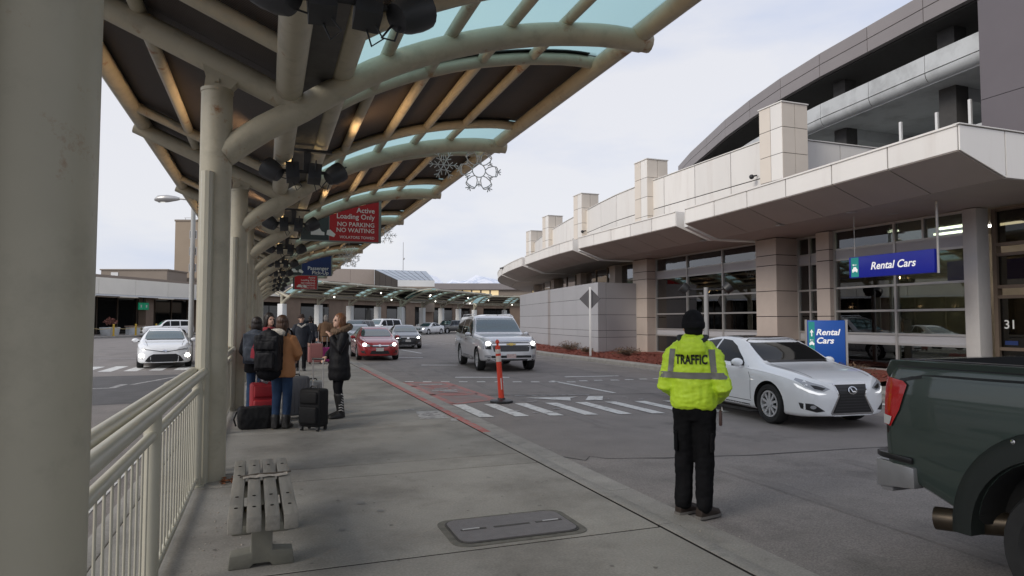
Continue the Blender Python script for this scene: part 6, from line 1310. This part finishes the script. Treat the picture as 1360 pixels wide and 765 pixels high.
def beanie(mb):
    m2 = MB(); m2.ball((0, -.012, .055), (.096, .108, .105), 0, 18, 12); mb.add([Rh @ p for p in m2.v], m2.f); m2 = MB(); m2.lathe([(.088, -.02), (.1, -.015), (.102, .03), (.09, .04)], 18); mb.add([Rh @ (V((p.x, p.y * 1.1 - .02, p.z + .01 - .25 * (p.y * -.1)))) for p in m2.v], m2.f)
    m2 = MB(); m2.ball((0, -.05, -.03), (.08, .06, .07), 0, 16, 10); mb.add([Rh @ p for p in m2.v], m2.f)
blob(beanie, m_blackc, 'knit_hat', t, .009, 2, lambda p: .002 * math.sin(math.atan2(p.y, p.x) * 60))
for s in (-1, 1): mb = MB(); mb.box((s * .152 - .018, -.07, .56), (s * .152 + .018, .065, .73)); mb.box((s * .152 - .022, -.073, .70), (s * .152 + .022, .068, .74)); mb.build('cargo_pocket', MATS['black_trousers'], t, bev=.018)
shoes.dir = (.55, .83); shoes(t, G, mat('brown_shoe', (.03, .02, .015), .55), sole=mat('sole_grey', (.16, .15, .14), .8)); shoes.dir = (0, 1)
mb = MB(); mb.box((.215, -.06, .80), (.24, .0, .93)); mb.build('belt_pouch', mat('pouch_brown', (.06, .03, .025), .6), t, bev=.006)
mb = MB(); mb.tube([(.24, -.05, .96), (.245, -.06, .93), (.24, -.05, .91), (.235, -.03, .93), (.24, -.05, .96)], .003, 6); mb.build('key_ring', m_alu, t)
# --- woman in the long black parka
t, k, A, G, Rh, bd = make_person('person in a long black parka with fur hood and tall black boots, standing alone', (1.10, 11.1, .15), -108, 1.68, [((.20, .10, 1.13), (.07, .17, 1.34)), ((.21, .02, 1.14), (.12, .17, 1.04))], ((-.06, .02), (.07, -.03)))
trousers(t, G, k, m_blackc, (.085, .06, .05), 'leggings')
pk = top(t, A, k, m_blackp, [(.63, .185, .16, 0), (.68, .205, .18, 0), (.85, .205, .18, 0), (1.0, .185, .16, 0), (1.1, .165, .14, 0), (1.28, .195, .15, 0), (1.4, .18, .125, -.01), (1.48, .10, .09, -.01)], (.082, .075, .055), 'parka', disp=lambda p: .002 * math.sin(p.z * 48) + fold(.008, 9)(p))
blob(lambda mb: mb.tube([V((.135 * math.cos(a), -.03 + .125 * math.sin(a), 1.43 + .045 * math.sin(a) * -1)) for a in [2 * PI * i / 24 for i in range(25)]], .052, 12), mat('fur_trim', (.13, .085, .055), .9, var=.4, scale=40), 'fur_hood', pk, .01, 2, lambda p: .016 * noise.noise(V((p.x * 55, p.y * 55, p.z * 55))))
hair(t, Rh, k, m_redhair, .20)
shoes(t, G, m_shoeb, 'boot', .72, .05)
for i in range(7): z = .12 + i * .042; mb = MB(); s = 1 if i % 2 else -1; mb.tube([(-.118, -.02, z), (-.124, .015, z + .022), (-.105, .05, z + .01)], .006, 6); mb.build('boot_lace', m_signtxt, t)
# --- woman in the tan jacket with a black backpack
t, k, A, G, Rh, bd = make_person('person in a tan orange jacket and blue jeans carrying a black backpack', (.20, 10.3, .15), 22, 1.64, [((.24, .02, 1.16), (.15, .2, 1.08))] * 2, ((-.075, .0), (.07, .03)))
trousers(t, G, k, m_jean, (.092, .07, .058), 'jeans')
jt = top(t, A, k, mat('tan_jacket', (.40, .18, .075), .8, var=.1, scale=6), [(.80, .20, .155, 0), (.86, .215, .17, 0), (1.0, .20, .16, 0), (1.15, .18, .145, 0), (1.3, .2, .145, 0), (1.41, .175, .12, -.01), (1.49, .09, .085, -.01)], (.08, .072, .055), disp=fold(.008, 9))
blob(lambda mb: mb.ball((-.03, -.115, 1.39), (.125, .06, .07), 0, 16, 10), mat('white_fleece', (.5, .46, .4), .95, var=.15, scale=30), 'fleece_hood', jt, .011, 2, lambda p: .008 * noise.noise(V((p.x * 40, p.y * 40, p.z * 40))))
hair(t, Rh, k, m_brownhair, .16, vol=1.05); shoes(t, G, m_shoeb, 'boot', .22, .052)
bk = thing('backpack', 'bulging black backpack on the back of the tan jacket', 'backpack', (.20, 10.3, .15), -math.radians(22))
blob(lambda mb: (mb.box((-.27, -.36, .86), (.07, -.14, 1.36)), mb.ball((-.10, -.25, 1.34), (.16, .1, .1), 0, 18, 12), mb.box((-.23, -.42, .9), (.03, -.33, 1.12)), mb.box((-.24, -.40, 1.16), (.04, -.33, 1.28))), m_blackp, 'bag', bk, .011, 9, fold(.014, 10, 7.))
for s in (-.17, .12): mb = MB(); mb.tube([(s, -.19, 1.35), (s, -.09, 1.46), (s * .95, .05, 1.42), (s, .15, 1.25)], .016, 8, sy=.5); mb.build('strap', m_blackc, bk)
hb = thing('handbag', 'small dark leather bag at the hip of the tan jacket', 'bag', (.02, 10.12, .15)); blob(lambda mb: mb.ball((0, 0, .83), (.17, .10, .12), 0, 18, 10), m_blackc, 'bag', hb, .011, 3, fold(.008, 14)); mb = MB(); mb.tube([(-.12, .03, .9), (-.02, .1, 1.2), (.1, .03, .9)], .01, 6); mb.build('strap', m_blackc, hb)
# --- person with a blue grey backpack beside the column
t, k, A, G, Rh, bd = make_person('person with long dark hair and a blue grey backpack beside the column', (-.17, 11.75, .15), 8, 1.62, [((.23, .02, 1.15), (.16, .18, 1.02))] * 2)
trousers(t, G, k, m_jean, (.09, .07, .06), 'jeans'); top(t, A, k, m_blackc, [(.78, .2, .15, 0), (.9, .205, .155, 0), (1.1, .18, .14, 0), (1.3, .195, .145, 0), (1.41, .175, .12, -.01), (1.49, .1, .09, -.01)]); hair(t, Rh, k, m_darkhair, .12, vol=1.05); shoes(t, G, m_shoeb, 'boot', .2)
bk = thing('backpack', 'blue grey backpack with a red patch beside the column', 'backpack', (-.17, 11.75, .15), -math.radians(8))
bg_ = blob(lambda mb: (mb.box((-.16, -.33, .88), (.16, -.13, 1.36)), mb.ball((0, -.23, 1.34), (.14, .09, .09), 0, 18, 12), mb.box((-.12, -.39, .92), (.12, -.3, 1.14))), mat('pack_blue', (.05, .06, .08), .8, var=.15, scale=12), 'bag', bk, .011, 8, fold(.01, 11))
wear_decal(bg_, bk, 'patch', [(-.03, .98), (.05, .96), (.11, 1.04), (.03, 1.12), (.01, 1.22), (-.02, 1.1)], -1, mat('patch_red', (.35, .03, .05), .7), .006)
# --- person in red behind them
t, k, A, G, Rh, bd = make_person('person with dark hair in a red top, half hidden behind the tan jacket', (.02, 12.7, .15), 150, 1.70)
trousers(t, G, k, m_blackc); top(t, A, k, mat('red_top', (.28, .03, .04), .8, var=.15), [(.8, .19, .14, 0), (1.0, .19, .15, 0), (1.3, .195, .145, 0), (1.41, .175, .12, -.01), (1.5, .09, .085, 0)]); hair(t, Rh, k, m_darkhair, .05, vol=1.08); shoes(t, G, m_shoeb)
# --- travellers farther along
t, k, A, G, Rh, bd = make_person('person in a dark coat and brown hat walking towards the camera', (.98, 21.8, .15), 178, 1.74, feet=((-.09, .12), (.09, -.1)))
trousers(t, G, k, m_blackc); cj = top(t, A, k, mat('navy_coat', (.02, .024, .035), .8, var=.15), [(.72, .2, .15, 0), (.9, .205, .155, 0), (1.1, .19, .145, 0), (1.3, .2, .145, 0), (1.41, .18, .12, -.01), (1.5, .1, .09, 0)]); shoes(t, G, m_shoeb); hair(t, Rh, k, m_darkhair, .02, cap_only=True)
def hat(mb): m2 = MB(); m2.lathe([(.001, .15), (.07, .145), (.092, .09), (.095, .055), (.14, .05), (.14, .042), (.09, .035)], 20); mb.add([Rh @ p for p in m2.v], m2.f)
mb = MB(); hat(mb); mb.build('hat', mat('brown_hat', (.05, .03, .025), .8), t)
mb = MB(); mb.tube([(-.12, .12, 1.44), (0, .15, 1.36), (.12, .12, 1.44)], .03, 8); mb.build('scarf', mat('pale_scarf', (.5, .48, .45), .9), t)
t, k, A, G, Rh, bd = make_person('person in a navy jacket seen from behind beside the rose suitcase', (1.5, 26.0, .15), 15, 1.72, [((.24, -.02, 1.15), (.26, -.1, .95))] * 2, ((-.1, .12), (.09, -.08)))
trousers(t, G, k, m_blackc); top(t, A, k, mat('navy_jacket', (.018, .022, .034), .75, var=.15), [(.84, .2, .155, 0), (1.0, .21, .16, 0), (1.3, .21, .15, 0), (1.42, .18, .12, -.01), (1.5, .1, .09, 0)], (.085, .078, .06)); hair(t, Rh, k, m_darkhair, .02, cap_only=True); shoes(t, G, m_shoeb)
t, k, A, G, Rh, bd = make_person('bareheaded person in a brown coat seen from behind, farther along the pavement', (2.05, 25.9, .15), 10, 1.76, female=False, feet=((-.1, .1), (.1, -.06)))
trousers(t, G, k, m_blackc); top(t, A, k, mat('brown_coat', (.16, .09, .05), .85, var=.15), [(.76, .21, .16, 0), (.95, .215, .165, 0), (1.3, .22, .155, 0), (1.42, .19, .125, -.01), (1.5, .1, .09, 0)], (.09, .08, .06)); hair(t, Rh, k, mat('grey_hair', (.3, .27, .25), .7), .02, cap_only=True); shoes(t, G, m_shoeb)
# --- luggage
def suitcase(label, loc, rz, wd, dp, ht, m, handle=.42, ribs=0, soft=False, hm=m_alu):
    t = thing('suitcase', label, 'suitcase', loc, math.radians(rz), 'luggage'); z0 = .055
    mb = MB(); mb.box((-wd / 2, -dp / 2, z0), (wd / 2, dp / 2, z0 + ht)); b = mb.build('shell', m, t, bev=.045, seg=4)
    if soft: mb = MB(); mb.box((-wd * .42, -dp / 2 - .045, z0 + .05), (wd * .42, -dp / 2 + .03, z0 + ht * .55)); mb.build('pocket', m, t, bev=.03, seg=3); mb = MB(); mb.box((-wd * .4, -dp / 2 - .03, z0 + ht * .62), (wd * .4, -dp / 2 + .03, z0 + ht * .93)); mb.build('pocket', m, t, bev=.02, seg=3)
    for i in range(ribs): x = -wd / 2 + wd * (i + 1) / (ribs + 1); mb = MB(); mb.box((x - .008, -dp / 2 - .006, z0 + .05), (x + .008, dp / 2 + .006, z0 + ht - .05)); mb.build('rib', m, t, bev=.004)
    for x in (-.38, .38):
        for y in (-.36, .36): mb = MB(); mb.lathe([(.001, -.012), (.028, -.012), (.028, .012), (.001, .012)], 14, 0, Matrix.Translation((x * wd, y * dp, .028)) @ Matrix.Rotation(PI / 2, 4, 'Y')); mb.box((x * wd - .018, y * dp - .018, .03), (x * wd + .018, y * dp + .018, z0 + .01)); mb.build('wheel', m_plast, t)
    mb = MB(); mb.tube([(-.06, 0, z0 + ht), (-.05, 0, z0 + ht + .03), (.05, 0, z0 + ht + .03), (.06, 0, z0 + ht)], .011, 8); mb.build('grab_handle', m_plast, t)
    if handle:
        for s in (-1, 1): mb = MB(); mb.tube([(s * wd * .24, dp * .35, z0 + ht - .1), (s * wd * .24, dp * .35, z0 + ht + handle)], .009, 8); mb.build('handle_pole', hm, t)
        mb = MB(); mb.tube([(-wd * .27, dp * .35, z0 + ht + handle), (wd * .27, dp * .35, z0 + ht + handle)], .016, 10); mb.build('handle_grip', m_plast, t)
    return t
m_caseb = mat('case_black', (.010, .010, .011), .7, spec=.25, var=.2, scale=12)
suitcase('upright red suitcase between the two backpack carriers', (-.05, 11.0, .15), 8, .38, .25, .56, mat('case_red', (.30, .012, .02), .6, var=.1, scale=10), .3, soft=True)
suitcase('black wheeled suitcase standing nearest the camera with raised handle', (.64, 10.0, .15), -40, .36, .24, .54, m_caseb, .42, soft=True)
suitcase('tall grey hard suitcase behind the nearest black suitcase', (.44, 11.3, .15), 20, .38, .26, .62, mat('case_grey', (.1, .1, .11), .45, var=.1), .5, 5)
suitcase('small silver hard case beside the grey suitcase', (.72, 11.55, .15), 10, .32, .2, .52, mat('case_silver', (.38, .38, .39), .35, metal=.4), .0, 4)
suitcase('ribbed rose coloured suitcase beside the navy jacket', (1.62, 25.0, .15), 5, .5, .3, .68, mat('case_rose', (.36, .14, .13), .5, var=.06), .45, 6)
suitcase('bright magenta suitcase behind the rose suitcase', (1.98, 25.25, .15), 5, .36, .26, .52, mat('case_magenta', (.45, .02, .22), .5, var=.06), .4, 4)
dv = thing('duffel_bag', 'low black duffel bag on the pavement at the left of the group', 'bag', (-.12, 10.5, .15), math.radians(5)); blob(lambda mb: mb.grid([[V((x, y * q, z * q2 + .155)) for y, z in ((-.15, -.15), (.15, -.15), (.165, 0), (.13, .15), (-.13, .15), (-.165, 0))] for x, q, q2 in ((-.27, .8, .85), (-.24, 1, 1), (0, 1.04, 1.05), (.24, 1, 1), (.27, .8, .85))], 0, True, True), m_caseb, 'bag', dv, .012, 4, fold(.012, 9)); mb = MB(); mb.tube([(-.29, -.1, .26), (-.33, -.13, .16), (-.3, -.12, .06)], .012, 6); mb.build('strap', m_caseb, dv)
pb = thing('carrier_bag', 'small clear grey bag hung on the red suitcase handle', 'bag', (-.02, 10.9, .76)); blob(lambda mb: mb.ball((0, 0, .12), (.075, .05, .13), 0, 14, 10), mat('clear_bag', (.32, .32, .34), .3, var=.4, scale=25), 'bag', pb, .009, 2, fold(.012, 25))
# delineator post
dl = thing('delineator_post', 'leaning orange delineator post with white bands on a black base', 'traffic post', (4.62, 13.2, .012), 0); m_or2 = mat('delineator_orange', (.62, .05, .02), .5, var=.06, scale=8); m_rw = mat('delineator_white', (.62, .55, .5), .5)
mb = MB(); mb.lathe([(.25, 0), (.25, .035), (.2, .055), (.09, .06), (.075, .09), (.001, .09)], 10); mb.build('base', m_plast, dl)
Ml = Matrix.Translation((0, 0, .05)) @ Matrix.Rotation(math.radians(-4.5), 4, 'Y')
mb = MB(); mb.lathe([(.062, .0), (.060, .1), (.056, .5), (.054, 1.08), (.05, 1.12), (.025, 1.14), (.022, 1.17), (.04, 1.19), (.04, 1.23), (.02, 1.26), (.001, 1.265)], 18, 0, Ml); po = mb.build('post', m_or2, dl)
for a, b in ((.80, .92), (.97, 1.06)): mb = MB(); mb.lathe([(.0568, a), (.0562, b)], 18, 0, Ml); mb.build('white_band', m_rw, po)
mb = MB(); mb.prism([(-.012, .22), (.012, .22), (.012, .46), (-.012, .46)], -.0625, -.0615, lambda u, v_, t_: Ml @ V((u, t_, v_))); mb.build('label_strip', m_rw, po)
